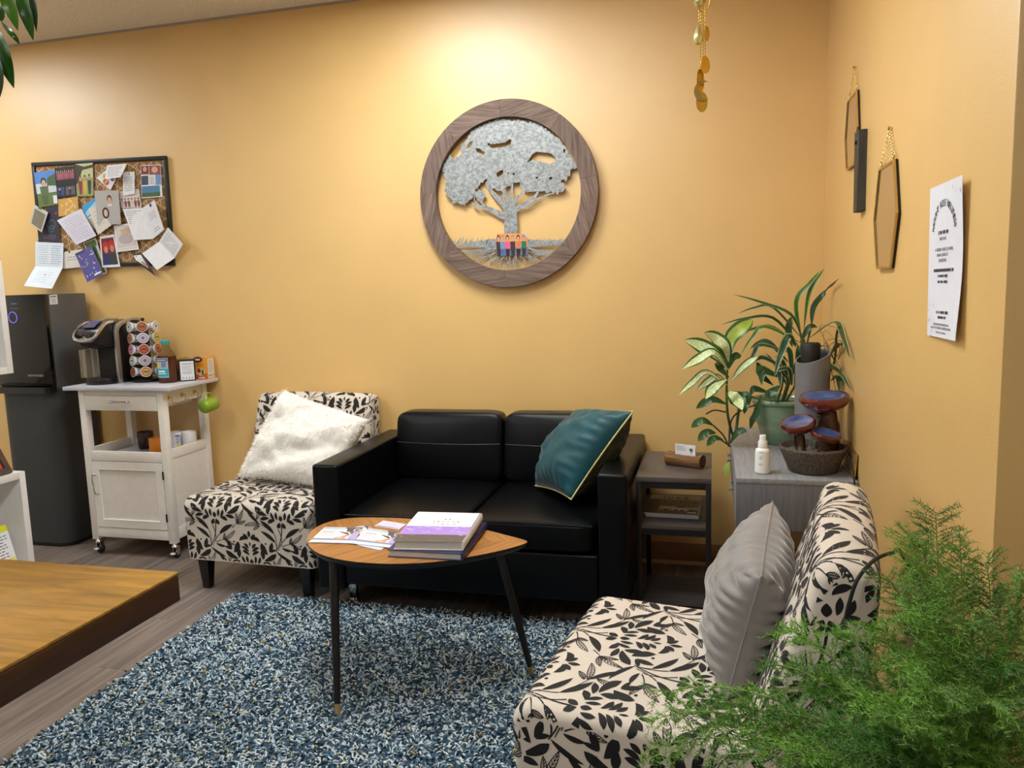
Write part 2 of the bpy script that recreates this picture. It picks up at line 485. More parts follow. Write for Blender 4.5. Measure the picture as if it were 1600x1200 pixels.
def motif(cx, cy):
    """one lotus-damask flower with its stem and leaves"""
    o = []
    F = lambda x, y: (cx + (x - 497) / 2275, cy + (385 - y) / 2900)          # flower units
    S_ = lambda x, y: (cx + (x - 875) / 1600, cy + (290 - y) / 1882)         # stem units
    o.append(pet(F(497, 388), F(497, 306), .020, 0, .45))
    for m in (1, -1):
        def f(b, t, w, bend, pk=.55):
            B = (497 + m * (b[0] - 497), b[1]); T = (497 + m * (t[0] - 497), t[1]); o.append(pet(F(*B), F(*T), w * 1.22, bend * m, pk))
        f((538, 372), (550, 262), .0118, .05); f((568, 376), (608, 268), .0118, .08)
        f((516, 258), (600, 198), .0135, -.12, .6); f((516, 206), (606, 140), .0128, -.10); f((516, 156), (572, 90), .0120, -.05)
        f((640, 306), (626, 176), .0190, .10, .6); f((704, 232), (640, 66), .0235, -.11, .58); f((724, 190), (768, 48), .0170, .05, .5)
        f((730, 196), (812, 152), .0105, -.06); f((652, 318), (806, 208), .0205, .08, .66); f((632, 352), (744, 380), .0150, -.06); f((562, 378), (652, 424), .0160, -.12, .6)
        f((508, 404), (548, 484), .0165, .06, .55); f((690, 92), (690, 62), .0085, 0)
        f((508, 14), (570, -48), .0135, .06); f((514, 32), (622, 60), .0160, -.24, .55)
    o.append(pet(F(497, 4), F(497, -96), .0155, 0, .5)); o.append(pet(F(497, 128), F(497, 62), .0090, 0, .5))
    def leaf(b, t, w, bend=0.0): o.append(pet(S_(*b), S_(*t), w * .74, bend, .5))
    def line(a, c, b, w=.004): o.append(strip(b2(S_(*a), S_(*c), S_(*b), 9), w))
    def sk(b, t, w):
        rb = pet(S_(*b), S_(*t), w * .85, .05, .5)
        o.append(strip([r[0] for r in rb], .0030)); o.append(strip([r[2] for r in rb], .0030)); o.append(strip([r[1] for r in rb], .0022))
        for i in range(1, 8): o.append(strip([rb[i][1], rb[min(i + 1, 8)][0]], .0020)); o.append(strip([rb[i][1], rb[min(i + 1, 8)][2]], .0020))
    line((878, 330), (875, 470), (806, 572), .0060); line((846, 362), (880, 440), (858, 520), .0045)
    leaf((812, 412), (698, 292), .0290, .05); line((812, 412), (826, 470), (820, 540)); leaf((816, 492), (696, 390), .0270, .06); line((816, 492), (822, 530), (812, 566))
    leaf((898, 446), (1030, 346), .0300, -.06); line((898, 446), (850, 500), (832, 556)); leaf((862, 530), (950, 552), .0190, .08); leaf((814, 566), (942, 652), .0200, .07)
    leaf((690, 322), (588, 194), .0240, -.03); line((806, 400), (730, 340), (688, 318))
    sk((692, 325), (563, 350), .0200); sk((694, 340), (638, 384), .0160); sk((672, 286), (704, 188), .0190)
    line((1018, 378), (1040, 350), (1060, 332)); sk((1062, 335), (1066, 238), .0170); sk((1062, 332), (1128, 198), .0180); sk((1064, 334), (1142, 304), .0160)
    line((868, 520), (900, 496), (942, 490)); sk((942, 490), (1040, 398), .0200); sk((942, 492), (1026, 532), .0170); sk((930, 492), (948, 430), .0140)
    return o
TW, TH = 0.352, 0.44
TILE = motif(TW / 2, .218) + motif(0, .218 - TH / 2)
def print_region(g, u0, u1, v0, v1, uoff, voff, ok, mp):
    """tiles the print over (u,v) and lays every quad whose corners satisfy ok() through mp()"""
    for ti in range(math.floor((u0 - uoff) / TW) - 1, math.ceil((u1 - uoff) / TW) + 1):
        for tj in range(math.floor((v0 - voff) / TH) - 1, math.ceil((v1 - voff) / TH) + 1):
            du, dv = uoff + ti * TW, voff + tj * TH
            for rb in TILE:
                rows = [[(p[0] + du, p[1] + dv) for p in row] for row in rb]
                cx, cy = rows[len(rows) // 2][1]
                if cx < u0 - .1 or cx > u1 + .1 or cy < v0 - .1 or cy > v1 + .1: continue
                for a, b in zip(rows[:-1], rows[1:]):
                    for k in (0, 1):
                        q = (a[k], a[k + 1], b[k + 1], b[k])
                        if all(ok(*c) for c in q): g.add([mp(*c) for c in q], [(0, 1, 2, 3)])

def fillet(pts, n=6):
    """[(y,z,r)] -> polyline with rounded corners"""
    out = []
    for i, (y, z, r) in enumerate(pts):
        if r == 0 or i in (0, len(pts) - 1): out.append((y, z)); continue
        p = Vector((y, z)); a = (Vector(pts[i - 1][:2]) - p).normalized(); b = (Vector(pts[i + 1][:2]) - p).normalized()
        ang = a.angle(b); d = r / math.tan(ang / 2)
        c = p + (a + b).normalized() * (r / math.sin(ang / 2))
        s, e = p + a * d - c, p + b * d - c
        sa = math.atan2(s.y, s.x); ea = math.atan2(e.y, e.x); da = ea - sa
        while da > math.pi: da -= 2 * math.pi
        while da < -math.pi: da += 2 * math.pi
        for k in range(n + 1):
            t = sa + da * k / n; out.append((c.x + r * math.cos(t), c.y + r * math.sin(t)))
    return out
def densify(pts, step=0.02):
    out = [pts[0]]
    for a, b in zip(pts[:-1], pts[1:]):
        d = math.hypot(b[0] - a[0], b[1] - a[1]); n = max(1, int(d / step))
        for k in range(1, n + 1): out.append((a[0] + (b[0] - a[0]) * k / n, a[1] + (b[1] - a[1]) * k / n))
    return out
def inside(poly, x, y):
    c = False; j = len(poly) - 1
    for i in range(len(poly)):
        xi, yi = poly[i]; xj, yj = poly[j]
        if (yi > y) != (yj > y) and x < (xj - xi) * (y - yi) / (yj - yi) + xi: c = not c
        j = i
    return c

M_linen = mat('cream_linen', (214, 201, 186), 0.85, noise=(900, 0.06), bump=(700, 0.25), sheen=0.2)
M_flock = mat('black_flock_print', (13, 12, 14), 0.8, noise=(500, 0.2), sheen=0.1)
M_leg = mat('black_wood_leg', (13, 12, 13), 0.35, noise=(40, 0.15))
def slipper_chair(label, loc, rz, w, uoff):
    t = thing('slipper_chair', label, 'chair', loc, rz, group='floral slipper chairs')
    prof = densify(fillet([(.012, .155, 0), (.0, .458, .055), (.52, .452, .02), (.660, .866, .048), (.764, .846, .046), (.700, .155, 0)]))
    ys = np.array([p[0] for p in prof]); zs = np.array([p[1] for p in prof])
    tl = np.stack([np.gradient(ys), np.gradient(zs)], 1); tl /= np.linalg.norm(tl, axis=1)[:, None]
    nx, nz = -tl[:, 1], tl[:, 0]                     # outward normal
    arc = np.concatenate([[0], np.cumsum(np.hypot(np.diff(ys), np.diff(zs)))]); L = arc[-1]
    r = .028; hw = w / 2; UM = hw - r + r * math.pi / 2
    def crown(u, v):                                 # seat and back are slightly plump
        return .010 * max(0, 1 - (u / hw) ** 2) * math.sin(math.pi * min(1, max(0, v / L)))
    def S(u, v, off=0.0):
        y = np.interp(v, arc, ys); z = np.interp(v, arc, zs); ny = np.interp(v, arc, nx); nzz = np.interp(v, arc, nz)
        au = abs(u); d = off + crown(min(au, hw), v); x = au
        if au > hw - r:
            th = (au - (hw - r)) / r; x = hw - r + (r + off) * math.sin(th); d = -(r) + (r + off) * math.cos(th)
        return (math.copysign(x, u), y + ny * d, z + nzz * d)
    us = [-UM + (UM - (hw - r)) * k / 5 for k in range(5)] + [-(hw - r) + 2 * (hw - r) * k / 14 for k in range(15)] + [hw - r + (UM - (hw - r)) * k / 5 for k in range(1, 6)]
    g = G(); n = len(us)
    vs = [S(u, a) for a in arc for u in us]
    fs = [(i * n + k, i * n + k + 1, (i + 1) * n + k + 1, (i + 1) * n + k) for i in range(len(arc) - 1) for k in range(n - 1)]
    m = len(arc)
    fs.append(tuple(i * n for i in range(m))); fs.append(tuple(i * n + n - 1 for i in range(m))[::-1])
    fs.append(tuple(range(n))[::-1] + tuple((m - 1) * n + k for k in range(n)))
    g.add(vs, fs)
    body = g.build('upholstery', M_linen, t, smooth=True, merge=True, angle=50)
    # print over the cover and on both sides
    g = G(); uo = uoff
    print_region(g, -UM, UM, 0, L, uo, 0.0, lambda u, v: abs(u) < UM and 0.002 < v < L - .01, lambda u, v: S(u, v, .0007))
    ins = [(float(y - a * r), float(z - b * r)) for y, z, a, b in zip(ys, zs, nx, nz)]
    lo = [(p[0], p[1]) for p in ins]
    for sx in (-1, 1):
        print_region(g, 0, .78, .15, .87, .14, .10, lambda a, b: inside(lo, a, b), lambda a, b, sx=sx: (sx * (hw + .0007), a, b))
    g.build('fabric_print', M_flock, body)
    for sx in (-1, 1):
        for fy in (0.06, 0.64):
            cx = sx * (hw - .07)
            G().hexa([(cx - .018, fy - .018, 0), (cx + .018, fy - .018, 0), (cx + .018, fy + .018, 0), (cx - .018, fy + .018, 0)],
                     [(cx - .029, fy - .029, .158), (cx + .029, fy - .029, .158), (cx + .029, fy + .029, .158), (cx - .029, fy + .029, .158)]).build('leg', M_leg, t, bevel=.003)
    return t
slipper_chair('black and cream floral slipper chair beside the black sofa, under the white furry pillow', (-2.085, 3.030, 0), R(-2), .69, -.165 - .1725)
slipper_chair('black and cream floral slipper chair against the side wall, holding the grey velvet pillow', (-.405, 1.935, 0), R(-98), .68, -.05)

# ================================================================ PILLOWS
def nz3(p, sc, seed=0):
    from mathutils import noise as mn
    return mn.noise(Vector((p[0] * sc + seed * 7.3, p[1] * sc + seed * 3.1, p[2] * sc)))
def pillow_mesh(A, B, C, D, th, n=30, seed=0, wr=0.006, pinch=.07, edge_wr=0.0, power=.5, fold=0.0):
    """cushion from 4 corners (A top-left ... ), returns (front grid, back grid, rim)"""
    A, B, C, D = map(Vector, (A, B, C, D))
    nrm = ((B - A).cross(D - A) + (C - B).cross(C - D) * -1).normalized()
    nrm = (B - A).cross(D - A).normalized()
    def base(s, t):
        # pull the middles of the sides in, leaving ears at the corners
        s2 = s + pinch * (0.5 - s) * 2 * (4 * t * (1 - t)) * abs(2 * s - 1) ** 2
        t2 = t + pinch * (0.5 - t) * 2 * (4 * s * (1 - s)) * abs(2 * t - 1) ** 2
        return A.lerp(B, s2).lerp(D.lerp(C, s2), t2)
    def prof(s, t):
        a = max(0, 4 * s * (1 - s)); b = max(0, 4 * t * (1 - t))
        return (a * b) ** power
    def side(sg):
        def fn(s, t):
            p = base(s, t); h = prof(s, t) * th / 2
            k = min(s, 1 - s, t, 1 - t)
            e = nz3((s * 1.0, t * 1.0, sg), 9, seed) * wr * min(1, k * 12)
            # gathers running in from the seams
            along = t if min(s, 1 - s) < min(t, 1 - t) else s
            e += edge_wr * math.sin(along * 62 + 3 * nz3((s, t, 1), 5, seed)) * max(0, min(k * 14, 1) - max(0, (k - .10) * 4)) * (1 if k < .35 else 0)
            if fold: e += fold * math.sin((s * .6 + t * 1.4) * 9 + 2.5 * nz3((s, t, 2), 3, seed)) * min(1, k * 6)
            return p + nrm * sg * (h + e)
        return fn
    g = G(); g.grid(side(-1), n, n, flip=True); g.cur = 1; g.grid(side(1), n, n)
    rim = [base(i / 24, 0) for i in range(24)] + [base(1, i / 24) for i in range(24)] + [base(1 - i / 24, 1) for i in range(24)] + [base(0, 1 - i / 24) for i in range(24)]
    return g, rim, side, nrm
# --- white furry pillow on the chair beside the sofa
M_fur = mat('white_fur', (250, 246, 240), 0.95, noise=(60, 0.02), sheen=0.4)
fp = thing('fur_pillow', 'white furry pillow slouched on the floral chair beside the sofa', 'pillow', (-1.97, 3.38, .47), world=True)
A, B, C, D = Vector((-2.14, 3.53, .905)), Vector((-1.645, 3.47, .765)), Vector((-1.775, 3.27, .462)), Vector((-2.325, 3.36, .485))
g, rim, side, nrm = pillow_mesh(A, B, C, D, .23, 40, 3, .016, .02, 0, .40, .015)
g.build('cover', [M_fur, M_fur], fp, smooth=True, merge=True, angle=180)
rng = np.random.default_rng(5)
def fur(parent, side_fn, nrm, n, L, w, m, sgs=(-1, 1)):
    vv = []; ff = []; k = 0
    for i in range(n):
        sg = sgs[i % len(sgs)]; f = side_fn(sg)
        s, t = rng.uniform(.0, 1, 2)
        p = f(s, t); e = .01
        du = f(min(1, s + e), t) - p; dv = f(s, min(1, t + e)) - p
        nn = du.cross(dv)
        nn = nn.normalized() if nn.length > 1e-12 else nrm * sg
        if nn.dot(nrm * sg) < 0: nn = -nn
        d = (nn * .55 + Vector(rng.normal(0, .5, 3)) + Vector((0, 0, -.25))).normalized()
        q = d.orthogonal().normalized(); q = (q * math.cos(k) + d.cross(q) * math.sin(k)) * w
        l = L * rng.uniform(.5, 1.2)
        tip = p + d * l + Vector((0, 0, -l * .25))
        mid = p + d * l * .5
        vv += [p - q, p + q, mid + q * .8, mid - q * .8, tip]; b = 5 * k
        ff += [(b, b + 1, b + 2, b + 3), (b + 3, b + 2, b + 4)]; k += 1
    return stuff(G().add(vv, ff).build('fur', m, parent, smooth=True))
fur(fp, side, nrm, 16000, .017, .0011, M_fur, (-1, -1, -1, 1))

# --- teal velvet pillow with gold piping on the sofa
M_teal = mat('teal_velvet', (6, 72, 82), 0.5, noise=(7, 0.25), sheen=0.22)
M_tealback = mat('dark_leaf_brocade', (14, 34, 32), 0.7, noise=(45, 0.5), col2=(70, 66, 34), bump=(60, .5))
tp = thing('velvet_pillow', 'teal velvet pillow with pale gold piping leaning on the sofa arm', 'pillow', (-.62, 3.3, .46), world=True)
A, B, C, D = Vector((-.60, 3.60, .80)), Vector((-.318, 3.17, .872)), Vector((-.578, 3.13, .500)), Vector((-.80, 3.42, .475))
g, rim, side, nrm = pillow_mesh(A, B, C, D, .27, 40, 8, .007, .03, .004, .5, .006)
sgf = -1 if nrm.x > 0 else 1
g.build('cover', [M_teal, M_tealback] if sgf == -1 else [M_tealback, M_teal], tp, smooth=True, merge=True, angle=180)
G().tube(rim, .0035, 6, closed=True).build('piping', mat('gold_cord', (226, 210, 140), .5, noise=(200, .1)), tp, smooth=True)

# --- grey velvet pillow on the right chair
M_greyv = mat('grey_velvet', (134, 129, 126), 0.6, noise=(12, 0.12), sheen=0.7, bump=(24, .25))
gp = thing('velvet_pillow', 'grey velvet pillow standing on the floral chair by the fern', 'pillow', (.05, 1.9, .46), world=True)
A, B, C, D = Vector((.155, 2.13, .805)), Vector((.102, 1.70, .755)), Vector((.030, 1.69, .465)), Vector((.065, 2.10, .465))
g, rim, side, nrm = pillow_mesh(A, B, C, D, .215, 60, 4, .007, .03, .0075, .48, .004)
g.build('cover', [M_greyv, M_greyv], gp, smooth=True, merge=True, angle=180)
G().tube(rim, .0022, 6, closed=True).build('seam', M_greyv, gp, smooth=True)
# ================================================================ BLACK LEATHER SOFA
M_leather = mat('black_leather', (7, 8, 11), 0.30, spec=0.20, noise=(25, 0.15), bump=(420, 0.10))
M_stitch = mat('leather_stitching', (52, 52, 58), 0.5, noise=(300, .1))
sx0, sx1, sy0, sy1 = -1.68, -.323, 2.945, 3.785
sofa = thing('loveseat', 'black leather two-seat sofa against the yellow wall', 'sofa', ((sx0 + sx1) / 2, sy0, 0), world=True)
for a, b in ((sx0, sx0 + .122), (sx1 - .118, sx1)):
    G().box(a, b, sy0, sy1, .10, .66).build('armrest', M_leather, sofa, bevel=.014, seg=4)
ax0, ax1 = sx0 + .124, sx1 - .120; mid = (ax0 + ax1) / 2 + .005
G().box(ax0, ax1, sy0 + .015, sy1, .125, .318).build('base_panel', M_leather, sofa, bevel=.008, seg=3)
G().box(ax0, ax1, sy1 - .12, sy1, .32, .72).build('back_frame', M_leather, sofa, bevel=.02, seg=3)
def cushion(name, x0, x1, y0, y1, z0, z1, puff, parent, lean=0.0):
    """boxy cushion with rounded rim and slightly domed faces"""
    g = G(); nx, ny = 16, 14
    cx, cy, cz = (x0 + x1) / 2, (y0 + y1) / 2, (z0 + z1) / 2
    hx, hy, hz = (x1 - x0) / 2, (y1 - y0) / 2, (z1 - z0) / 2
    def sup(c, s, e):
        f = lambda k: math.copysign(abs(k) ** e, k)
        return f(c), f(s)
    nu, nv = 48, 24; vs = []; fs = []
    for i in range(nv + 1):
        ph = -math.pi / 2 + math.pi * i / nv
        cp, sp = sup(math.cos(ph), math.sin(ph), .22)
        for k in range(nu):
            th = 2 * math.pi * k / nu
            ct, stt = sup(math.cos(th), math.sin(th), .22)
            x, y, z = cp * ct, cp * stt, sp
            X = cx + hx * x; Y = cy + hy * y; Z = cz + hz * z
            if lean: # back cushion: dome on its front face, leaning back
                if y < 0: Y -= puff * max(0, 1 - x * x) * max(0, 1 - z * z)
                Y += lean * (z + 1) / 2
            elif z > 0: Z += puff * max(0, 1 - x * x) * max(0, 1 - y * y)
            vs.append((X, Y, Z))
    for i in range(nv):
        for k in range(nu):
            k2 = (k + 1) % nu; fs.append((i * nu + k, i * nu + k2, (i + 1) * nu + k2, (i + 1) * nu + k))
    g.add(vs, fs)
    return g.build(name, M_leather, parent, smooth=True, angle=180)
for a, b in ((ax0, mid - .003), (mid + .003, ax1)):
    c = cushion('seat_cushion', a, b, sy0 + .005, 3.66, .322, .452, .012, sofa)
    G().tube([(a + .02, sy0 + .010, .442), ((a + b) / 2, sy0 + .006, .446), (b - .02, sy0 + .010, .442)], .004, 6).build('welt', M_leather, c, smooth=True)
    c = cushion('back_cushion', a, b, 3.545, 3.665, .45, .785, .030, sofa, lean=.055)
    zz = .635
    pts = [(a + .012 + (b - a - .024) * k / 16, 3.545 + .055 * .55 - .030 * max(0, 1 - (2 * k / 16 - 1) ** 2) * .97 - .0015, zz) for k in range(17)]
    G().tube(pts, .0018, 5).build('stitching', M_stitch, c, smooth=True)
for lx in (sx0 + .10, sx1 - .10):
    for ly in (sy0 + .135, sy1 - .08):
        g = G(); g.box(lx - .018, lx + .018, ly - .012, ly + .012, .012, .128); g.box(lx - .024, lx + .024, ly - .018, ly + .018, 0, .012)
        g.build('leg', M_chrome, sofa, bevel=.003)

# ================================================================ RUG
rug = thing('shag_rug', 'blue, white and navy speckled shag rug under the coffee table', 'rug', (-1.3, 1.9, 0), world=True)
RA, RB, RC, RD = Vector((-2.165, 3.05, 0)), Vector((-.46, 3.035, 0)), Vector((-.44, .55, 0)), Vector((-2.02, .55, 0))
g = G(); q = [RA, RB, RC, RD]
g.hexa([p + Vector((0, 0, .001)) for p in q[::-1]], [p + Vector((0, 0, .008)) for p in q[::-1]])
g.build('backing', mat('rug_backing', (48, 66, 80), .9, noise=(120, .3)), rug)
def rug_pile():
    rg = np.random.default_rng(11)
    N = 62000
    s, t = rg.random(N), rg.random(N)
    A_, B_, C_, D_ = [np.array(p[:]) for p in (RA, RB, RC, RD)]
    base = (A_ * (1 - s)[:, None] + B_ * s[:, None]) * (1 - t)[:, None] + (D_ * (1 - s)[:, None] + C_ * s[:, None]) * t[:, None]
    base[:, 2] = .006
    az = rg.random(N) * 2 * np.pi; el = rg.uniform(.15, 1.1, N); ln = rg.uniform(.014, .024, N); wd = rg.uniform(.0026, .0040, N)
    d = np.stack([np.cos(az) * np.cos(el), np.sin(az) * np.cos(el), np.sin(el)], 1)
    sd = np.stack([-np.sin(az), np.cos(az), np.zeros(N)], 1); up = np.cross(d, sd) * -1
    rings = []
    for tt, ww in ((0, .8), (.55, 1.0), (.95, .85)):
        c = base + d * (ln * tt)[:, None]; c[:, 2] -= ln * .35 * tt * tt - .0
        c[:, 2] = np.maximum(c[:, 2], .004)
        for a in (0, 2.094, 4.189):
            rings.append(c + (sd * np.cos(a) + up * np.sin(a)) * (wd * ww)[:, None])
    tip = base + d * (ln * 1.05)[:, None]; tip[:, 2] = np.maximum(tip[:, 2] - ln * .33, .006)
    V = np.stack(rings + [tip], 1)                       # N x 10 x 3
    tri = []
    for r_ in (0, 1):
        for k in range(3):
            k2 = (k + 1) % 3; a, b, c, d2 = r_ * 3 + k, r_ * 3 + k2, r_ * 3 + 3 + k2, r_ * 3 + 3 + k
            tri += [(a, b, c), (a, c, d2)]
    for k in range(3): tri.append((6 + k, 6 + (k + 1) % 3, 9))
    tri = np.array(tri, dtype=np.int32)
    F = (tri[None] + (np.arange(N, dtype=np.int32) * 10)[:, None, None]).reshape(-1, 3)
    me = bpy.data.meshes.new('pile')
    V = V.reshape(-1, 3) - np.array([-1.3, 1.9, 0])
    me.vertices.add(len(V)); me.vertices.foreach_set('co', V.astype(np.float32).ravel())
    me.loops.add(F.size); me.loops.foreach_set('vertex_index', F.ravel().astype(np.int32))
    me.polygons.add(len(F)); me.polygons.foreach_set('loop_start', np.arange(0, F.size, 3, dtype=np.int32))
    me.polygons.foreach_set('use_smooth', np.ones(len(F), dtype=bool))
    pal = np.array([lin(c) for c in ((214, 222, 226), (176, 196, 208), (120, 150, 168), (70, 104, 126), (34, 62, 84), (22, 40, 56), (182, 160, 90))])
    pick = rg.choice(7, N, p=[.31, .14, .13, .12, .17, .10, .03])
    colr = pal[pick] * rg.uniform(.85, 1.1, N)[:, None]; colr[:, 3] = 1
    me.update(); me.validate()
    at = me.color_attributes.new('yarn', 'FLOAT_COLOR', 'POINT')
    at.data.foreach_set('color', np.repeat(colr, 10, axis=0).astype(np.float32).ravel())
    m = bpy.data.materials.new('rug_yarn'); MATS['rug_yarn'] = m; m.use_nodes = True
    b = m.node_tree.nodes['Principled BSDF']; b.inputs['Roughness'].default_value = .9; b.inputs['Specular IOR Level'].default_value = .2
    an = m.node_tree.nodes.new('ShaderNodeVertexColor'); an.layer_name = 'yarn'
    m.node_tree.links.new(an.outputs['Color'], b.inputs['Base Color'])
    me.materials.append(m)
    o = bpy.data.objects.new('pile', me); COL.objects.link(o); o.parent = rug; stuff(o)
rug_pile()

# ================================================================ COFFEE TABLE
M_walnut = wood_mat('walnut_veneer', (128, 78, 34), (186, 128, 66), scale=(70, 3, 70), rough=.35, dist=2, bump=.05, objrand=.0, coat=.2)
M_tedge = mat('black_table_edge', (14, 13, 13), .35, noise=(30, .1))
ct = thing('coffee_table', 'leaf-shaped wooden coffee table on thin black legs, on the rug', 'table', (-1.1, 2.45, 0), world=True)
outl = [(-1.386, 2.379), (-1.440, 2.470), (-1.462, 2.566), (-1.440, 2.655), (-1.375, 2.706), (-1.252, 2.730), (-1.091, 2.730), (-.960, 2.705), (-.836, 2.658), (-.720, 2.600),
        (-.645, 2.560), (-.628, 2.536), (-.645, 2.500), (-.701, 2.434), (-.772, 2.371), (-.862, 2.307), (-.960, 2.268), (-1.065, 2.250), (-1.185, 2.258), (-1.300, 2.302)]
oc = spline([(a, b, 0) for a, b in outl], 5, closed=True)
cx_, cy_ = -1.1, 2.48
g = G(); n = len(oc)
lv = [(1.0, .510), (1.0, .507), (.99, .497), (.95, .486)]
vs = [(cx_ + (p.x - cx_) * k, cy_ + (p.y - cy_) * k, z) for k, z in lv for p in oc]
g.cur = 1
g.add(vs, [(i * n + k, (i + 1) * n + k, (i + 1) * n + (k + 1) % n, i * n + (k + 1) % n) for i in range(3) for k in range(n)] + [tuple(range(3 * n, 4 * n))[::-1]])
top = g.build('edge_band', [M_tedge, M_tedge], ct, smooth=True)
# veneer leaves either side of a centre line, grain in chevron
for s in (-1, 1):
    def onside(p): # centre line from the round end to the tip
        a, b = Vector((-1.44, 2.50)), Vector((-.63, 2.537)); d = (b - a).normalized()
        return (p.x - a.x) * (-d.y) + (p.y - a.y) * d.x
    poly = []
    for i in range(n):
        p, q = oc[i], oc[(i + 1) % n]; dp, dq = onside(p) * s, onside(q) * s
        if dp >= 0: poly.append((p.x, p.y))
        if dp * dq < 0:
            k = dp / (dp - dq); poly.append((p.x + (q.x - p.x) * k, p.y + (q.y - p.y) * k))
    ang = R(38 if s > 0 else -30) 
    cs, sn = math.cos(ang), math.sin(ang)
    px0, py0 = -1.1, 2.5
    # stored in a turned frame so that the grain runs at an angle
    gg = G(); gg.prism([((x - px0) * cs + (y - py0) * sn, -(x - px0) * sn + (y - py0) * cs) for x, y in poly], 0, .0012, lambda u, v, w: (u, v, w))
    o = gg.build('veneer', M_walnut); o.parent = ct
    o.location = (px0 + 1.1, py0 - 2.45, .5095); o.rotation_euler = (0, 0, ang)
def tleg(a, f):
    a, f = Vector(a), Vector(f); g = G()
    g.tube([a, a.lerp(f, .45), a.lerp(f, .935)], [.0155, .0150, .0108], 14)
    l = g.build('leg', M_tedge, ct, smooth=True)
    G().tube([a.lerp(f, .93), f], [.0108, .0085], 14).build('brass_foot', M_brass, l, smooth=True)
tleg(tuple(P(521, 876, z=.488)), (-1.192, 2.16, .022))
tleg(tuple(P(781, 862, z=.488)), (-.626, 2.545, .022))
tleg(tuple(P(522, 850, z=.488)), tuple(P(526, 1003, z=.022)))

# ---- things lying on the coffee table
def pc(name, label, cat, quad, z, seed, group=None, items=None, th=.0008, base=M_paper):
    q = [Vector((x, y, z)) for x, y in quad]       # TL,TR,BR,BL seen from the camera side
    c = sum(q, Vector()) / 4
    t = thing(name, label, cat, (c.x, c.y, z - th), group=group, world=True)
    n = (q[1] - q[0]).cross(q[3] - q[0])
    g = G(); lo = [p - Vector((0, 0, th)) for p in q]
    g.add(q + lo, [(0, 3, 2, 1), (4, 5, 6, 7), (0, 1, 5, 4), (1, 2, 6, 5), (2, 3, 7, 6), (3, 0, 4, 7)])
    g.build('sheet', base, t)
    d = Decal(q); d.n = Vector((0, 0, 1))
    items(d); d.build(t)
    return t
def brochure(d):
    d.rect(0, 0, 1, .16, (186, 196, 205)).rect(0, .16, .62, .74, (226, 222, 226)).rect(.0, .74, 1, .84, (140, 142, 165)).rect(0, .84, 1, 1, (205, 214, 236))
    d.poly([(.55, .0), (1, 0), (1, .42), (.82, .45)], (120, 105, 110)).poly([(.62, .05), (.8, .08), (.86, .3), (.66, .3)], (90, 84, 84))
    d.poly([(.45, .28), (.72, .36), (.80, .48), (.70, .46)], (70, 62, 66)).poly([(.86, .34), (1, .3), (1, .8), (.80, .72)], (176, 166, 210))
    d.ell(.62, .70, .14, .07, (226, 168, 138)).poly([(.62, .62), (.78, .44), (.82, .50), (.7, .70)], (206, 140, 110)).ring(.90, .2, .09, .10, .25, (235, 225, 235))
    d.lines(.05, .25, .42, .62, 5, (196, 190, 200)); d.rect(.08, .30, .36, .33, (170, 160, 175))
pc('brochure', 'folded brochure with a woman in lavender at the round end of the coffee table', 'brochure', [(-1.425, 2.571), (-1.275, 2.590), (-1.235, 2.415), (-1.398, 2.400)], .5135, 1, 'brochures on the coffee table', brochure)
pc('brochure', 'folded brochure half under its neighbours, showing only a strip', 'brochure', [(-1.31, 2.60), (-1.265, 2.625), (-1.150, 2.46), (-1.20, 2.44)], .5122, 2, 'brochures on the coffee table', brochure)
pc('brochure', 'white-edged brochure peeking out below another, nearest the books', 'brochure', [(-1.215, 2.52), (-1.10, 2.52), (-1.105, 2.366), (-1.212, 2.404)], .5122, 3, 'brochures on the coffee table', brochure)
pc('brochure', 'folded brochure on top of two others, beside the stack of books', 'brochure', [(-1.249, 2.582), (-1.098, 2.552), (-1.068, 2.388), (-1.240, 2.410)], .5150, 4, 'brochures on the coffee table', brochure)
pc('postcard', 'small pale lavender card at the sofa edge of the coffee table', 'card', [(-1.237, 2.689), (-1.130, 2.661), (-1.133, 2.593), (-1.243, 2.619)], .5122, 5, None,
   lambda d: d.rect(.03, .04, .97, .96, (214, 204, 226)).lines(.2, .3, .8, .6, 3, (176, 164, 194)).rect(.05, .82, .95, .95, (150, 140, 160)))

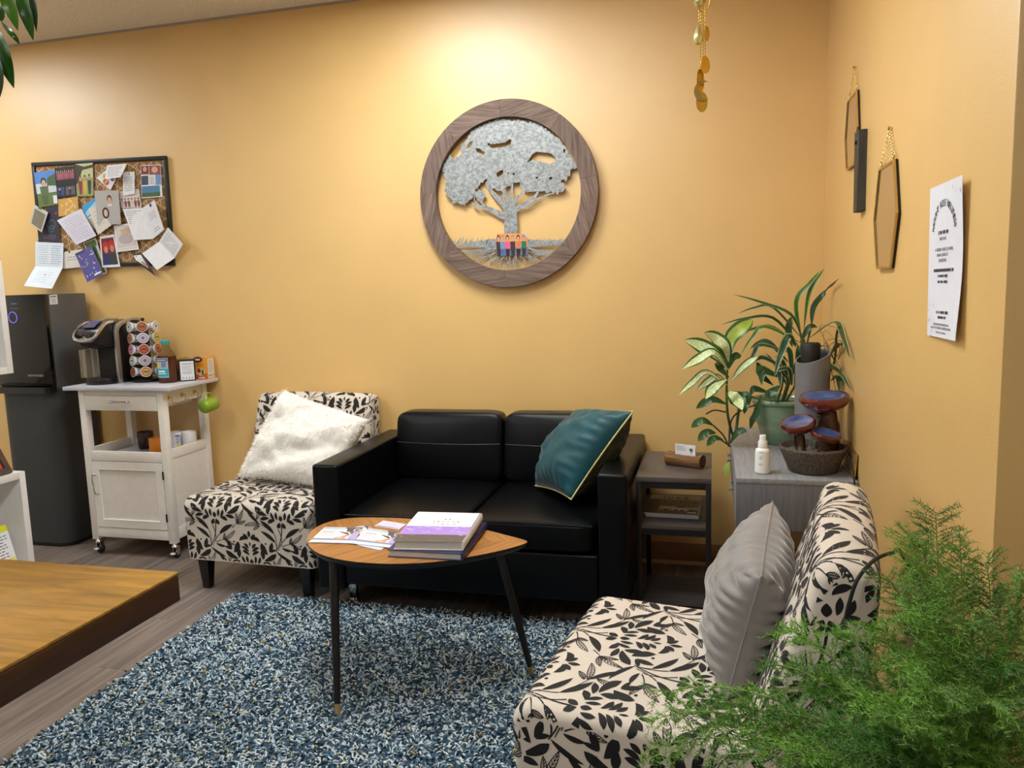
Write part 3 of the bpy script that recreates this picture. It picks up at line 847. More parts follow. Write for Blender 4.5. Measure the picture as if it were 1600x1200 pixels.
def book(name, label, c4, z0, z1, covm, group, spine_side=1):
    """hardback from its 4 corners TL,TR,BR,BL (seen from above); spine on the TR-BR side"""
    c = sum((Vector((a, b, 0)) for a, b in c4), Vector()) / 4
    t = thing(name, label, 'book', (c.x, c.y, z0), group=group, world=True)
    q = [Vector((a, b, 0)) for a, b in c4]
    def pl(k, inset, za, zb, full=False):
        s = [p.lerp(c, inset) for p in q]
        return [Vector((p.x, p.y, za)) for p in s[::-1]], [Vector((p.x, p.y, zb)) for p in s[::-1]]
    ct_ = .0022
    G().hexa(*pl(0, 0, z0, z0 + ct_)).build('back_cover', covm, t, bevel=.0006, seg=1)
    top_ = G().hexa(*pl(0, 0, z1 - ct_, z1)).build('front_cover', covm, t, bevel=.0006, seg=1)
    G().hexa(*pl(0, .035, z0 + ct_, z1 - ct_)).build('pages', mat('page_block', (205, 200, 190), .8, noise=(1, .05), stretch=(1, 1, 900)), t)
    a, b = q[1], q[2]; nrm = Vector((b.y - a.y, -(b.x - a.x), 0)).normalized()
    if nrm.dot(c - a) > 0: nrm = -nrm
    g = G(); zm = (z0 + z1) / 2; hh = (z1 - z0) / 2
    sec = [(-.004, -hh), (.001, -hh), (.0045, -hh * .55), (.0055, 0), (.0045, hh * .55), (.001, hh), (-.004, hh)]
    vs = [];
    for e in (a, b):
        for o_, h in sec: vs.append(e + nrm * o_ + Vector((0, 0, zm + h)))
    m = len(sec)
    g.add(vs, [(k, (k + 1) % m, (k + 1) % m + m, k + m) for k in range(m)] + [tuple(range(m))[::-1], tuple(range(m, 2 * m))])
    g.build('spine', covm, t, smooth=True)
    return t, [Vector((p.x, p.y, z1)) for p in q]
M_bw = mat('book_cloth_white', (232, 231, 228), .55, noise=(50, .03))
M_bn = mat('book_cover_navy', (48, 44, 86), .4, noise=(30, .25))
t2, q2 = book('hardback_book', 'navy-covered hardback at the bottom of the two-book stack on the coffee table', [(-1.085, 2.640), (-.812, 2.660), (-.795, 2.318), (-1.055, 2.312)], .5112, .5355, M_bn, 'books on the coffee table')
t1, q1 = book('hardback_book', 'white and purple hardback on top of the two-book stack on the coffee table', [(-1.073, 2.645), (-.830, 2.662), (-.800, 2.345), (-1.035, 2.318)], .5362, .5680, M_bw, 'books on the coffee table')
d = Decal(q1); d.n = Vector((0, 0, 1))
d.rect(.0, .52, 1, .80, (168, 136, 214)).rect(0, .80, 1, 1, (98, 86, 78))
rr = random.Random(4)
for i in range(26):                                      # pale lightning veins over the purple band
    u, v = rr.uniform(.0, .95), rr.uniform(.54, .78); du, dv = rr.uniform(.05, .16), rr.uniform(-.05, .05)
    if u + du < 1: d.poly([(u, v), (u + du * .5, v + dv - .006), (u + du, v + dv * .5), (u + du * .5, v + dv + .008)], (226, 208, 244) if i % 3 else (140, 104, 190))
for i in range(12):
    u, v = rr.uniform(.02, .9), rr.uniform(.82, .97); d.rect(u, v, u + rr.uniform(.02, .09), v + .008, (150, 138, 128))
d.build(t1, 'cover_print')
xq = (q1[1] - q1[0]).normalized(); yq = (q1[0] - q1[3]).normalized()
for s, v, sz in (('DWELL', .44, .016), ('GATHER', .35, .016), ('BE', .26, .016)):
    o_ = q1[0].lerp(q1[1], .56).lerp(q1[3].lerp(q1[2], .56), v) + Vector((0, 0, .0006))
    text_mesh('lettering', s, sz, mat('ink_pale_grey', (150, 148, 150), .6, noise=(50, .03)), t1, o_, -xq, -yq, spacing=2.0)

# ================================================================ END TABLE
M_etop = wood_mat('grey_brown_board', (66, 58, 54), (96, 86, 80), scale=(6, 80, 80), rough=.45, bump=.05)
et = thing('end_table', 'narrow black-framed end table between the sofa and the corner cabinet', 'table', (-.16, 3.39, 0), world=True)
ex0, ex1, ey0, ey1 = -.308, -.008, 3.145, 3.645
G().box(ex0 - .002, ex1 + .002, ey0, ey1, .583, .603).build('table_top', M_etop, et, bevel=.0015)
for a in (ex0 + .01, ex1 - .01):
    for b in (ey0 + .012, ey1 - .012):
        G().box(a - .0105, a + .0105, b - .0105, b + .0105, 0, .583).build('leg', M_black, et, bevel=.001)
for z in (.556, .358):
    g = G()
    for b in (ey0 + .012, ey1 - .012): g.box(ex0 + .0206, ex1 - .0206, b - .010, b + .010, z, z + .026)
    for a in (ex0 + .01, ex1 - .01): g.box(a - .010, a + .010, ey0 + .0226, ey1 - .0226, z, z + .026)
    g.build('rail', M_black, et)
G().box(ex0 + .003, ex1 - .003, ey0 + .003, ey1 - .003, .3845, .3995).build('shelf', M_etop, et)
M_gboard = wood_mat('dark_grey_board', (58, 55, 55), (82, 78, 78), scale=(6, 80, 80), rough=.5, bump=.04)
G().box(ex0 + .021, ex1 - .021, ey0 + .024, ey1 - .19, .05, .066).build('bottom_shelf', M_gboard, et)
# log holder with business cards
M_bark = wood_mat('log_bark', (88, 58, 34), (150, 108, 66), scale=(5, 110, 110), rough=.8, bump=.9)
M_cut = mat('log_cut_end', (84, 36, 18), .6, noise=(30, .3))
lg = thing('log_card_holder', 'small log card holder lying on the end table', 'card holder', (-.118, 3.36, .604), R(-24))
g = G(); rl = random.Random(2); n = 18
prof_l = []
for k in range(n):
    a = 2 * math.pi * k / n
    prof_l.append((math.cos(a) * (.033 + rl.uniform(-.002, .002)), max(-.026, math.sin(a) * (.030 + rl.uniform(-.002, .002)))))
vs = []; xs = [-.082 + .164 * i / 12 for i in range(13)]
for i, xx in enumerate(xs):
    for k, (a, b) in enumerate(prof_l):
        w = 1 + rl.uniform(-.035, .035)
        if abs(xx) < .062 and b > .018: bb = .019 + rl.uniform(0, .002)
        else: bb = b * w
        vs.append((xx, a * w, bb + .0265))
fs = [(i * n + k, i * n + (k + 1) % n, (i + 1) * n + (k + 1) % n, (i + 1) * n + k) for i in range(12) for k in range(n)]
g.add(vs, fs); g.cur = 1; g.add([vs[k] for k in range(n)], [tuple(range(n))]); g.add([vs[12 * n + k] for k in range(n)], [tuple(range(n))[::-1]])
g.build('log', [M_bark, M_cut], lg, smooth=True)
bc = thing('business_card', 'white business cards with a small tree mark standing in the log holder', 'card', (-.118, 3.36, .64), R(-24))
for k in range(3):
    yb = .004 + k * .0025
    G().box(-.048, .046, yb, yb + .0008, .008, .056).build('card', M_paper, bc)
d = Decal([(-.048, .0036, .056), (.046, .0036, .056), (.046, .0036, .008), (-.048, .0036, .008)]); d.n = Vector((0, -1, 0))
d.lines(.08, .1, .55, .55, 4, (150, 160, 190)).ell(.80, .42, .09, .16, (96, 108, 104)).rect(.785, .5, .815, .8, (90, 84, 80))
d.build(bc)
# magazines on the shelf
def magazine(label, cx, cy, z, rz, w, h, th, covm, items=None, words=None):
    t = thing('magazine', label, 'magazine', (cx, cy, z), rz, group='magazines on the end table shelf')
    G().box(-w / 2, w / 2, -h / 2, h / 2, 0, th).build('pages', mat('magazine_paper', (206, 208, 214), .5, noise=(1, .06), stretch=(1, 1, 1200)), t)
    G().box(-w / 2 - .001, w / 2 + .001, -h / 2 - .001, h / 2 + .001, th, th + .0008).build('cover', covm, t)
    if items:
        d = Decal([(-w / 2, h / 2, th + .0008), (w / 2, h / 2, th + .0008), (w / 2, -h / 2, th + .0008), (-w / 2, -h / 2, th + .0008)]); d.n = Vector((0, 0, 1))
        items(d); d.build(t, 'cover_print')
    if words: text_mesh('lettering', words, .052, flat((70, 52, 36)), t, (0, h * .40, th + .0022), (1, 0, 0), (0, 1, 0), spacing=1.35)
    return t
def luxe(d):
    d.rect(0, 0, 1, .22, (206, 186, 140)).rect(0, .22, 1, .62, (150, 124, 78)).rect(0, .22, .22, 1, (92, 66, 44)).rect(.22, .62, 1, 1, (120, 94, 62))
    d.rect(.25, .60, .56, .72, (222, 204, 170)).rect(.5, .66, .8, .82, (214, 196, 160)).rect(.24, .74, .5, .82, (200, 150, 110)).rect(.74, .62, 1, .74, (196, 178, 136)).rect(.80, .86, .97, .93, (226, 210, 190))
    for u in (.3, .45, .62, .7, .88): d.rect(u, .24, u + .012, .6, (112, 88, 52))
    for u in (.36, .55, .66, .84): d.rect(u, .78, u + .06, .86, (74, 56, 40))
magazine('pale-spined magazine at the bottom of the pair on the end table shelf', -.165, 3.40, .400, R(-2), .222, .28, .010, mat('magazine_cover_silver', (176, 182, 192), .35, noise=(12, .1)),
         lambda d: d.rect(.02, .9, .12, .98, (40, 50, 90)))
magazine('tan interior design magazine on top of the pair on the end table shelf', -.168, 3.395, .4115, R(-3), .224, .28, .007, mat('magazine_cover_tan', (170, 146, 100), .3, noise=(12, .1)), luxe, 'luxe')
# ================================================================ WATER DISPENSER
M_dgrey = mat('dispenser_charcoal', (54, 56, 57), .45, noise=(10, .05))
M_gloss = mat('gloss_black_panel', (8, 8, 9), .08, noise=(5, .1), coat=.5)
wd = thing('water_dispenser', 'tall charcoal water dispenser with glossy black front, beside the coffee cart', 'water dispenser', (-3.73, 3.6, 0), world=True)
wx0, wx1, wy0, wy1 = -3.925, -3.535, 3.47, 3.77
def rrect(x0, x1, y0, y1, r, n=6, back=True):
    """rounded front corners (small y), square back"""
    pts = []
    for cx, cy, a0 in ((x0 + r, y0 + r, math.pi), (x1 - r, y0 + r, 1.5 * math.pi)):
        for k in range(n + 1):
            a = a0 + (math.pi / 2) * k / n
            pts.append((cx + r * math.cos(a), cy + r * math.sin(a)))
    pts += [(x1, y1), (x0, y1)]
    return pts
idf = lambda u, v, w: (u, v, w)
G().prism(rrect(wx0 + .008, wx1 - .008, wy0 + .008, wy1 - .005, .07), 0.0, .022, idf).build('base', M_rubber, wd, smooth=True)
G().prism(rrect(wx0, wx1, wy0, wy1, .085), .022, .905, idf).build('lower_body', M_dgrey, wd, smooth=True)
G().box(wx0, wx1, wy0 + .035, wy1, .906, 1.432).build('upper_body', mat('dispenser_grey', (90, 91, 92), .45, noise=(10, .05)), wd, bevel=.004)
G().box(wx0 + .001, wx1 - .001, wy0 + .005, wy0 + .034, .925, 1.431).build('front_panel', M_gloss, wd, bevel=.003)
G().prism(rrect(wx0 + .001, wx1 - .001, wy0 - .035, wy0 + .03, .03), .888, .922, idf).build('drip_tray', M_gloss, wd, smooth=True)
yp = wy0 + .004
rc = P(20, 496, y=yp)
g = G(); ri = [(rc.x + .028 * math.cos(2 * math.pi * k / 28), yp, rc.z + .030 * math.sin(2 * math.pi * k / 28)) for k in range(28)]
M_glow = mat('violet_led_ring', (110, 96, 215), .4, emit=.55, noise=(20, .05))
g.tube(ri, .0022, 6, closed=True).build('light_ring', M_glow, wd, smooth=True)
c0 = P(22, 475, y=yp); c1 = P(22, 482, y=yp)
G().box(c0.x - .022, c0.x + .018, yp - .0005, yp + .002, c0.z - .003, c0.z + .006).build('logo_plate', mat('logo_blue_grey', (86, 100, 150), .4, noise=(30, .1)), wd)
G().box(c1.x - .028, c1.x + .028, yp - .0005, yp + .002, c1.z - .0012, c1.z + .0012).build('display_line', mat('display_tan', (120, 108, 92), .5, noise=(30, .1)), wd)
tpos = P(56, 587, y=yp)
text_mesh('lettering', 'HOT N COLD', .017, mat('lettering_silver', (190, 186, 178), .5, noise=(30, .05)), wd, (tpos.x, yp - .001, tpos.z), (1, 0, 0), (0, 0, 1))
stq = [P(a, b, x=wx1 + .0008) for a, b in ((77, 461), (89, 460), (90.5, 475), (78, 476))]
slab(stq, -.0004).build('sticker', M_paper, wd)
d = Decal(stq); d.n = Vector((1, 0, 0)); d.rect(.12, .12, .3, .26, (200, 40, 60)).rect(.34, .14, .85, .24, (60, 60, 70)).lines(.2, .36, .85, .9, 4, (120, 120, 126)); d.build(wd, 'sticker_print')
G().box(wx1, wx1 + .0012, 3.56, 3.70, .872, .886).build('side_slot', M_rubber, wd)

# ================================================================ COFFEE CART
M_cart = mat('cart_white_paint', (238, 233, 226), .42, noise=(30, .03), bump=(160, .05))
M_ctop = mat('cart_top_grey_white', (196, 196, 204), .35, noise=(8, .04))
cart = thing('coffee_cart', 'white wheeled kitchen cart with drawer, open shelf and cabinet door, holding the coffee things', 'cart', (-3.035, 3.585, 0), world=True)
kx0, kx1, ky0, ky1 = -3.300, -2.770, 3.400, 3.765
G().box(kx0 - .072, kx1 + .06, ky0 - .028, ky1 + .03, .915, .935).build('worktop', M_ctop, cart, bevel=.003)
ps = .038
for a in (kx0, kx1 - ps):
    for b in (ky0, ky1 - ps):
        G().box(a, a + ps, b, b + ps, .088, .9145).build('post', M_cart, cart, bevel=.0015)
fx0, fx1 = kx0 + ps, kx1 - ps; by0, by1 = ky0 + ps, ky1 - ps
G().box(fx0, fx1, ky0 + .004, ky0 + .02, .887, .9145).build('front_apron', M_cart, cart)
dr = G().box(fx0 + .002, fx1 - .002, ky0 - .002, ky0 + .016, .806, .885).build('drawer', M_cart, cart, bevel=.002)
G().box(fx0 + .02, fx1 - .02, ky0 + .0165, ky1 - .06, .812, .87).build('drawer_box', M_cart, dr)
def bar_handle(a, b, out, r=.0045, nm='handle', par=None):
    a, b = Vector(a), Vector(b); o_ = Vector(out)
    m = a.lerp(b, .5)
    g = G(); g.tube(spline([a, a + o_ * .8, a.lerp(b, .3) + o_ * 1.05, m + o_ * .95, a.lerp(b, .7) + o_ * 1.05, b + o_ * .8, b], 4), r, 8)
    for p in (a, b): g.ell(p + o_ * .15, r * 1.7, r * 1.7, r * 1.7, 10, 6)
    return g.build(nm, M_chrome, par, smooth=True)
bar_handle((-3.088, ky0 - .002, .856), (-2.980, ky0 - .002, .856), (0, -.022, 0), .0042, par=dr)
for s, a, b in ((0, kx0 + .008, kx0 + .022), (1, kx1 - .022, kx1 - .008)):
    G().box(a, b, by0, by1, .836, .9145).build('side_apron', M_cart, cart)
    G().box(a - .003, b + .003, by0, by1, .543, .594).build('shelf_rail', M_cart, cart, bevel=.001)
    G().box(a, b, by0, by1, .165, .543).build('side_panel', M_cart, cart)
    G().box(a - .004, b + .004, by0, by1, .105, .165).build('bottom_rail', M_cart, cart, bevel=.001)
G().box(fx0, fx1, ky0 + .003, ky0 + .02, .530, .583).build('shelf_rail', M_cart, cart, bevel=.001)
G().box(fx0, fx1, ky1 - .02, ky1 - .004, .543, .583).build('shelf_rail', M_cart, cart, bevel=.001)
G().box(fx0, fx1, ky1 - .018, ky1 - .006, .85, .9145).build('back_apron', M_cart, cart)
G().box(fx0, fx1, ky1 - .014, ky1 - .006, .11, .542).build('back_panel', M_cart, cart)
G().box(kx0 + .0225, kx1 - .0225, ky0 + .021, ky1 - .021, .531, .545).build('shelf', M_ctop, cart)
G().box(kx0 + .0225, kx1 - .0225, ky0 + .021, ky1 - .021, .108, .122).build('cabinet_floor', M_cart, cart)
G().box(fx0, fx1, ky0 + .003, ky0 + .02, .105, .158).build('bottom_rail', M_cart, cart, bevel=.001)
dz0, dz1 = .162, .526
g = G(); fw = .042; yy0, yy1 = ky0 + .0, ky0 + .018; a0, a1 = fx0 + .003, fx1 - .003
g.box(a0, a0 + fw, yy0, yy1, dz0, dz1).box(a1 - fw, a1, yy0, yy1, dz0, dz1).box(a0 + fw, a1 - fw, yy0, yy1, dz0, dz0 + fw).box(a0 + fw, a1 - fw, yy0, yy1, dz1 - fw, dz1)
door = g.build('cabinet_door', M_cart, cart)
G().box(a0 + fw, a1 - fw, yy0 + .008, yy1 - .003, dz0 + fw, dz1 - fw).build('door_panel', M_cart, door)
g = G(); u0, u1, w0, w1 = a0 + fw, a1 - fw, dz0 + fw, dz1 - fw
for pa, pb in (((u0, w0), (u1, w0)), ((u1, w0), (u1, w1)), ((u1, w1), (u0, w1)), ((u0, w1), (u0, w0))):
    g.tube([(pa[0], yy0 + .004, pa[1]), (pb[0], yy0 + .004, pb[1])], .005, 6)
g.build('panel_moulding', M_cart, door)
bar_handle((-3.243, yy0, .452), (-3.232, yy0, .350), (0, -.024, 0), .0042, par=door)
for z in (.46, .23): G().box(fx1 - .004, fx1 + .003, ky0 - .004, ky0 + .002, z - .022, z + .022).build('hinge', mat('dark_hinge', (60, 56, 52), .4, metal=.8, noise=(30, .1)), door)
for i, hy in enumerate((3.452, 3.560, 3.665)):
    g = G(); X = kx1 - .008
    g.lathe([(.0, 0), (.013, 0), (.013, .002), (.009, .004), (0, .005)], 14, (X, hy, .872), Matrix.Rotation(R(90), 3, 'Y'), False, False)
    g.tube(spline([(X + .004, hy, .876), (X + .018, hy, .872), (X + .026, hy, .860), (X + .020, hy, .848), (X + .032, hy - .002, .842), (X + .042, hy, .852)], 4), .0022, 7)
    g.build('cup_hook', M_brass, cart, smooth=True)
for a in (kx0 + .02, kx1 - .02):
    for b in (ky0 + .02, ky1 - .02):
        c = G(); c.lathe([(.006, .066), (.018, .066), (.018, .070), (.014, .074), (.010, .088)], 14, (a, b, 0))
        c.box(a - .013, a - .010, b - .004, b + .022, .022, .068).box(a + .010, a + .013, b - .004, b + .022, .022, .068)
        cs = c.build('caster', M_chrome, cart, smooth=True)
        w = G(); w.lathe([(.0, -.0085), (.020, -.0085), (.0245, -.006), (.0255, 0), (.0245, .006), (.020, .0085), (0, .0085)], 22, (a, b + .012, .0257), Matrix.Rotation(R(90), 3, 'Y'), False, False)
        w.build('wheel', M_rubber, cs, smooth=True)
        G().box(a - .011, a + .011, b - .030, b - .012, .030, .038).build('brake_tab', M_white, cs, bevel=.002)

# ---- green mug on the hook, mugs on the shelf
def mug_mesh(r, h, th=.003):
    return [(0, .0), (r * .8, 0), (r * .92, .004), (r, .014), (r, h), (r - th * .5, h + .0012), (r - th, h), (r - th, .016), (r * .8, .006), (0, .006)]
def mug(name, label, loc, r, h, m, Mx, hang=0.0, group=None):
    t = thing(name, label, 'mug', loc, group=group)
    G().lathe(mug_mesh(r, h), 28, (0, 0, 0), Mx, False, False).build('cup', m, t, smooth=True, angle=60)
    hp = spline([(r - .002, 0, h * .80), (r + .020, 0, h * .82), (r + .028, 0, h * .55), (r + .022, 0, h * .30), (r - .002, 0, h * .20)], 5)
    RZ = Matrix.Rotation(hang, 3, 'Z')
    G().tube([Mx @ (RZ @ p) for p in hp], .0045, 8).build('handle', m, t, smooth=True)
    return t
M_lime = mat('lime_green_glaze', (138, 168, 44), .3, noise=(15, .06), coat=.3)
MxG = Matrix.Rotation(R(-8), 3, 'Z') @ Matrix.Rotation(R(-82), 3, 'X')
gm = P(301, 642, y=3.60)
mug('mug', 'lime green mug hanging from a hook on the side of the coffee cart', (-2.685, 3.602, .795), .038, .088, M_lime, MxG, R(-90))
zS = .5455; I3 = Matrix.Identity(3)
mug('mug', 'dark brown mug at the back of the cart shelf', tuple(P(229, 700, z=zS)), .042, .095, mat('brown_glaze', (52, 28, 24), .3, noise=(15, .1)), I3, R(-60))
mug('mug', 'orange mug behind the front post of the coffee cart', tuple(P(247, 712, z=zS)), .040, .098, mat('orange_glaze', (222, 134, 30), .35, noise=(15, .06)), I3, R(130))
p = P(277, 701, z=zS)
wm = mug('mug', 'white mug with a blue and yellow printed badge on the cart shelf', tuple(p), .041, .096, mat('white_glaze', (226, 226, 228), .25, noise=(15, .02)), I3, R(200))
vd = Vector((CAM.x - p.x, CAM.y - p.y, 0)).normalized(); sd_ = Vector((-vd.y, vd.x, 0))
g = G()
def curved(u0, u1, z0, z1, slot):
    g.cur = slot; vs = []
    for i in range(7):
        a = u0 + (u1 - u0) * i / 6
        q = vd * math.cos(a) + sd_ * math.sin(a)
        for z in (z0, z1): vs.append(q * .0415 + Vector((0, 0, z)))
    g.add(vs, [(2 * i, 2 * i + 2, 2 * i + 3, 2 * i + 1) for i in range(6)])
curved(-.25, .55, .018, .086, 0); curved(-.2, .5, .074, .084, 1)
for i in range(5): curved(-.15, .45, .036 + i * .0075, .040 + i * .0075, 1 if i % 2 else 2)
curved(-.05, .35, .019, .033, 3)
g.build('badge_print', [flat((236, 238, 242)), flat((40, 60, 130)), flat((70, 120, 190)), flat((226, 200, 50))], wm)
mug('mug', 'plain white mug behind the printed mug on the cart shelf', (-2.838, 3.672, zS), .038, .100, mat('white_glaze', (226, 226, 228), .25), I3, R(160))

# ================================================================ COFFEE MAKER
M_cmb = mat('coffee_maker_black', (14, 14, 16), .28, noise=(40, .1))
M_silver = mat('brushed_silver', (188, 184, 178), .32, metal=.9, noise=(120, .06), stretch=(1, 1, .05))
M_tank = mat('clear_tank', (222, 214, 200), .08, trans=.85, ior=1.2, noise=(5, .02))
cm = thing('coffee_maker', 'black and silver single-serve coffee maker on the cart', 'coffee maker', (-3.235, 3.60, .9355), R(-6))
hw = .098
side = [(.17, 0), (.17, .29), (.13, .335), (.05, .345), (-.02, .325), (-.045, .29), (-.045, 0)]
def yz(side, x0, x1): 
    g = G(); g.prism(side, x0, x1, lambda u, v, w: (w, u, v)); return g
yz(side, -hw + .012, hw - .012).build('body', M_cmb, cm, bevel=.008, seg=3)
# silver arch at each side
arch_o = [(-.062, 0), (-.062, .285), (-.050, .315), (-.015, .336), (.06, .356), (.14, .350), (.14, .335), (.06, .338), (-.005, .316), (-.030, .296), (-.036, .275), (-.036, 0)]
for s in (-1, 1):
    a, b = (hw - .013, hw + .004) if s > 0 else (-hw - .004, -hw + .013)
    yz(arch_o, a, b).build('silver_arch', M_silver, cm, bevel=.003, seg=2)
yz([(-.034, .002), (.168, .002), (.168, .29), (.13, .33), (.06, .335), (0, .312), (-.034, .27)], hw - .0125, hw + .001).build('side_panel', M_cmb, cm, bevel=.002)
# brew head with chrome collar and screen
hd = [(-.03, .345), (-.095, .335), (-.150, .290), (-.160, .262), (-.145, .225), (-.10, .195), (-.03, .190)]
yz(hd, -hw + .016, hw - .016).build('brew_head', M_cmb, cm, bevel=.016, seg=4)
rim_ = [( .078, -.05, .338), (.080, -.105, .325), (.082, -.150, .285), (.070, -.172, .255), (.035, -.182, .243), (0, -.184, .240), (-.035, -.182, .243), (-.070, -.172, .255), (-.082, -.150, .285), (-.080, -.105, .325), (-.078, -.05, .338)]
G().tube(spline(rim_, 4), .0095, 10).build('chrome_collar', M_chrome, cm, smooth=True)
G().ell((0, -.168, .243), .062, .018, .014, 20, 10).build('chrome_lip', M_chrome, cm, smooth=True)
sq = [Vector((-.040, -.088, .3415)), Vector((.040, -.088, .3415)), Vector((.044, -.142, .3075)), Vector((-.044, -.142, .3075))]
slab(sq, -.004).build('screen', mat('screen_blue', (52, 52, 96), .2, emit=.08, noise=(20, .1)), cm)
for k in (-1, 0, 1): G().ell((k * .026, -.160, .268), .010, .006, .005, 12, 6).build('button', M_cmb, cm, smooth=True)
# drip tray and clear cup tank on the left
tr = []
for k in range(13):
    a = math.pi + math.pi * k / 12; tr.append((.088 * math.cos(a), -.075 + .085 * math.sin(a)))
tr += [(.088, -.04), (-.088, -.04)]
G().prism(tr, 0, .030, idf).build('drip_tray', M_cmb, cm, bevel=.003)
G().prism([(x_ * .84, (y_ + .075) * .84 - .078) for x_, y_ in tr], .0302, .033, idf).build('drip_grate', mat('grate_dark', (34, 34, 36), .4, metal=.5, noise=(80, .2)), cm)
G().box(-hw + .002, -hw + .050, -.135, -.046, .034, .19).build('water_tank', M_tank, cm, bevel=.006, seg=2)
G().box(-.05, .07, -.048, -.044, .034, .19).build('back_plate', mat('matte_black', (24, 20, 18), .6, noise=(20, .1)), cm)

# ================================================================ POD CAROUSEL
cc = Vector((-3.045, 3.632, .9355))
car = thing('pod_carousel', 'black wire pod carousel beside the coffee maker', 'pod holder', tuple(cc))
G().lathe([(0, 0), (.078, 0), (.084, .004), (.084, .012), (.076, .018), (0, .018)], 30, (0, 0, 0), None, False, False).build('base', M_cmb, car, smooth=True, angle=40)
g = G(); g.tube([(0, 0, .018), (0, 0, .335)], .004, 8); g.ell((0, 0, .342), .010, .010, .010, 12, 8)
g.build('post', M_black, car, smooth=True)
camdir = math.atan2(-cc.y, -cc.x)
ROWW = ['top', 'second', 'third', 'fourth', 'bottom']
COLW = ['nearest the coffee maker', 'in the middle column', 'nearest the tea bottle']
LIDS = [[(196, 190, 182), (176, 104, 60), (214, 208, 200)], [(176, 118, 84), (206, 190, 214), (200, 176, 90)], [(214, 150, 170), (186, 84, 56), (182, 104, 62)],
        [(206, 206, 196), (196, 176, 190), (170, 120, 110)], [(150, 92, 62), (206, 150, 84), (190, 190, 196)]]
LIDN = [['pale grey', 'orange-brown', 'silver'], ['tan', 'pale lilac', 'mustard'], ['pink', 'rust red', 'copper'], ['cream', 'mauve', 'dusty rose'], ['coffee brown', 'amber', 'light grey']]
M_cup = mat('pod_cup_white', (224, 224, 228), .4, noise=(20, .03))
wire = G()
for row in range(5):
    z = .300 - row * .0615
    for colm in range(3):
        a = camdir + (colm - 1) * R(58) + R(-4)
        dvec = Vector((math.cos(a), math.sin(a), 0))
        Mx = Matrix.Rotation(a, 3, 'Z') @ Matrix.Rotation(R(84), 3, 'Y')
        base = dvec * .036 + Vector((0, 0, z))
        wire.tube([base + dvec * .028 + Mx @ Vector((.0295 * math.cos(2 * math.pi * k / 16), .0295 * math.sin(2 * math.pi * k / 16), 0)) for k in range(16)], .0013, 5, closed=True)
        wire.tube([(0, 0, z), base + dvec * .028 + Mx @ Vector((.0295, 0, 0))], .0012, 5)
        pl_ = cc + base
        t = thing('coffee_pod', '%s-lidded coffee pod in the %s row of the carousel, %s' % (LIDN[row][colm], ROWW[row], COLW[colm]), 'coffee pod', tuple(pl_), group='pods on the carousel')
        G().lathe([(0, 0), (.0185, 0), (.020, .003), (.0255, .040), (.0285, .041), (.0288, .043), (.0275, .0435), (0, .0435)], 22, (0, 0, 0), Mx, False, False).build('cup', M_cup, t, smooth=True, angle=40)
        lid = G(); cl = LIDS[row][colm]
        lid.lathe([(0, .0437), (.0262, .0437), (.0262, .0442), (0, .0442)], 22, (0, 0, 0), Mx, False, False)
        l_ = lid.build('lid', flat(cl), t)
        dk = tuple(int(k * .55) for k in cl)
        lg_ = G(); lg_.lathe([(.0185, .0443), (.0215, .0443), (.0215, .0446), (.0185, .0446)], 20, (0, 0, 0), Mx, False, False)
        if (row + colm) % 2: lg_.add([Mx @ Vector(q) for q in ((-.004, -.014, .0446), (.004, -.014, .0446), (.004, .014, .0446), (-.004, .014, .0446))], [(0, 1, 2, 3)])
        else: lg_.lathe([(0, .0446), (.009, .0446)], 14, (0, 0, 0), Mx, False, False)
        lg_.build('lid_print', flat(dk), l_)
for k in range(6):
    a = camdir + R(60) * k + R(30)
    v = Vector((math.cos(a), math.sin(a), 0)) * .024
    wire.tube([v + Vector((0, 0, .016)), v + Vector((0, 0, .325)), Vector((0, 0, .332))], .0014, 5)
wire.build('wire_rack', M_black, car, smooth=True)

# ================================================================ BOTTLE AND BOXES ON THE CART
bp_ = Vector((-2.868, 3.578, .9355))
tb = thing('tea_bottle', 'glass bottle of brown tea with a teal cap and blue label on the cart', 'bottle', tuple(bp_))
M_glass = mat('bottle_glass', (236, 232, 224), .04, trans=1.0, ior=1.1, noise=(5, .01))
M_tea = mat('brown_tea', (92, 40, 18), .12, spec=.6, noise=(6, .15))
G().lathe([(0, 0), (.045, 0), (.048, .004), (.048, .137), (.040, .143), (0, .143)], 28, (0, 0, 0), None, False, False).build('tea', M_tea, tb, smooth=True, angle=50)
G().lathe([(.0492, .002), (.0492, .138), (.044, .150), (.030, .170), (.021, .185), (.019, .205), (.019, .212)], 28, (0, 0, 0), None, False, False).build('glass', M_glass, tb, smooth=True, angle=60)
G().lathe([(0, .208), (.0215, .208), (.0222, .210), (.0222, .226), (.020, .229), (0, .229)], 26, (0, 0, 0), None, False, False).build('cap', mat('teal_cap', (24, 148, 160), .4, noise=(20, .05)), tb, smooth=True, angle=50)
ca = math.atan2(-bp_.y, -bp_.x) - R(38)
g = G()
def lab(u0, u1, z0, z1, slot, r):
    g.cur = slot; vs = []
    for i in range(9):
        a = ca + u0 + (u1 - u0) * i / 8
        for z in (z0, z1): vs.append((r * math.cos(a), r * math.sin(a), z))
    g.add(vs, [(2 * i, 2 * i + 2, 2 * i + 3, 2 * i + 1) for i in range(8)])
lab(-.75, .75, .030, .148 - .012, 0, .0496); lab(-.68, .68, .118, .132, 1, .0499); lab(-.7, .7, .036, .078, 2, .0499)
lab(-.6, -.1, .082, .112, 3, .0499); lab(.05, .55, .085, .115, 4, .0499); lab(-.5, .5, .050, .054, 5, .0502); lab(-.4, .4, .060, .069, 5, .0502); lab(-.55, .55, .123, .127, 5, .0502)
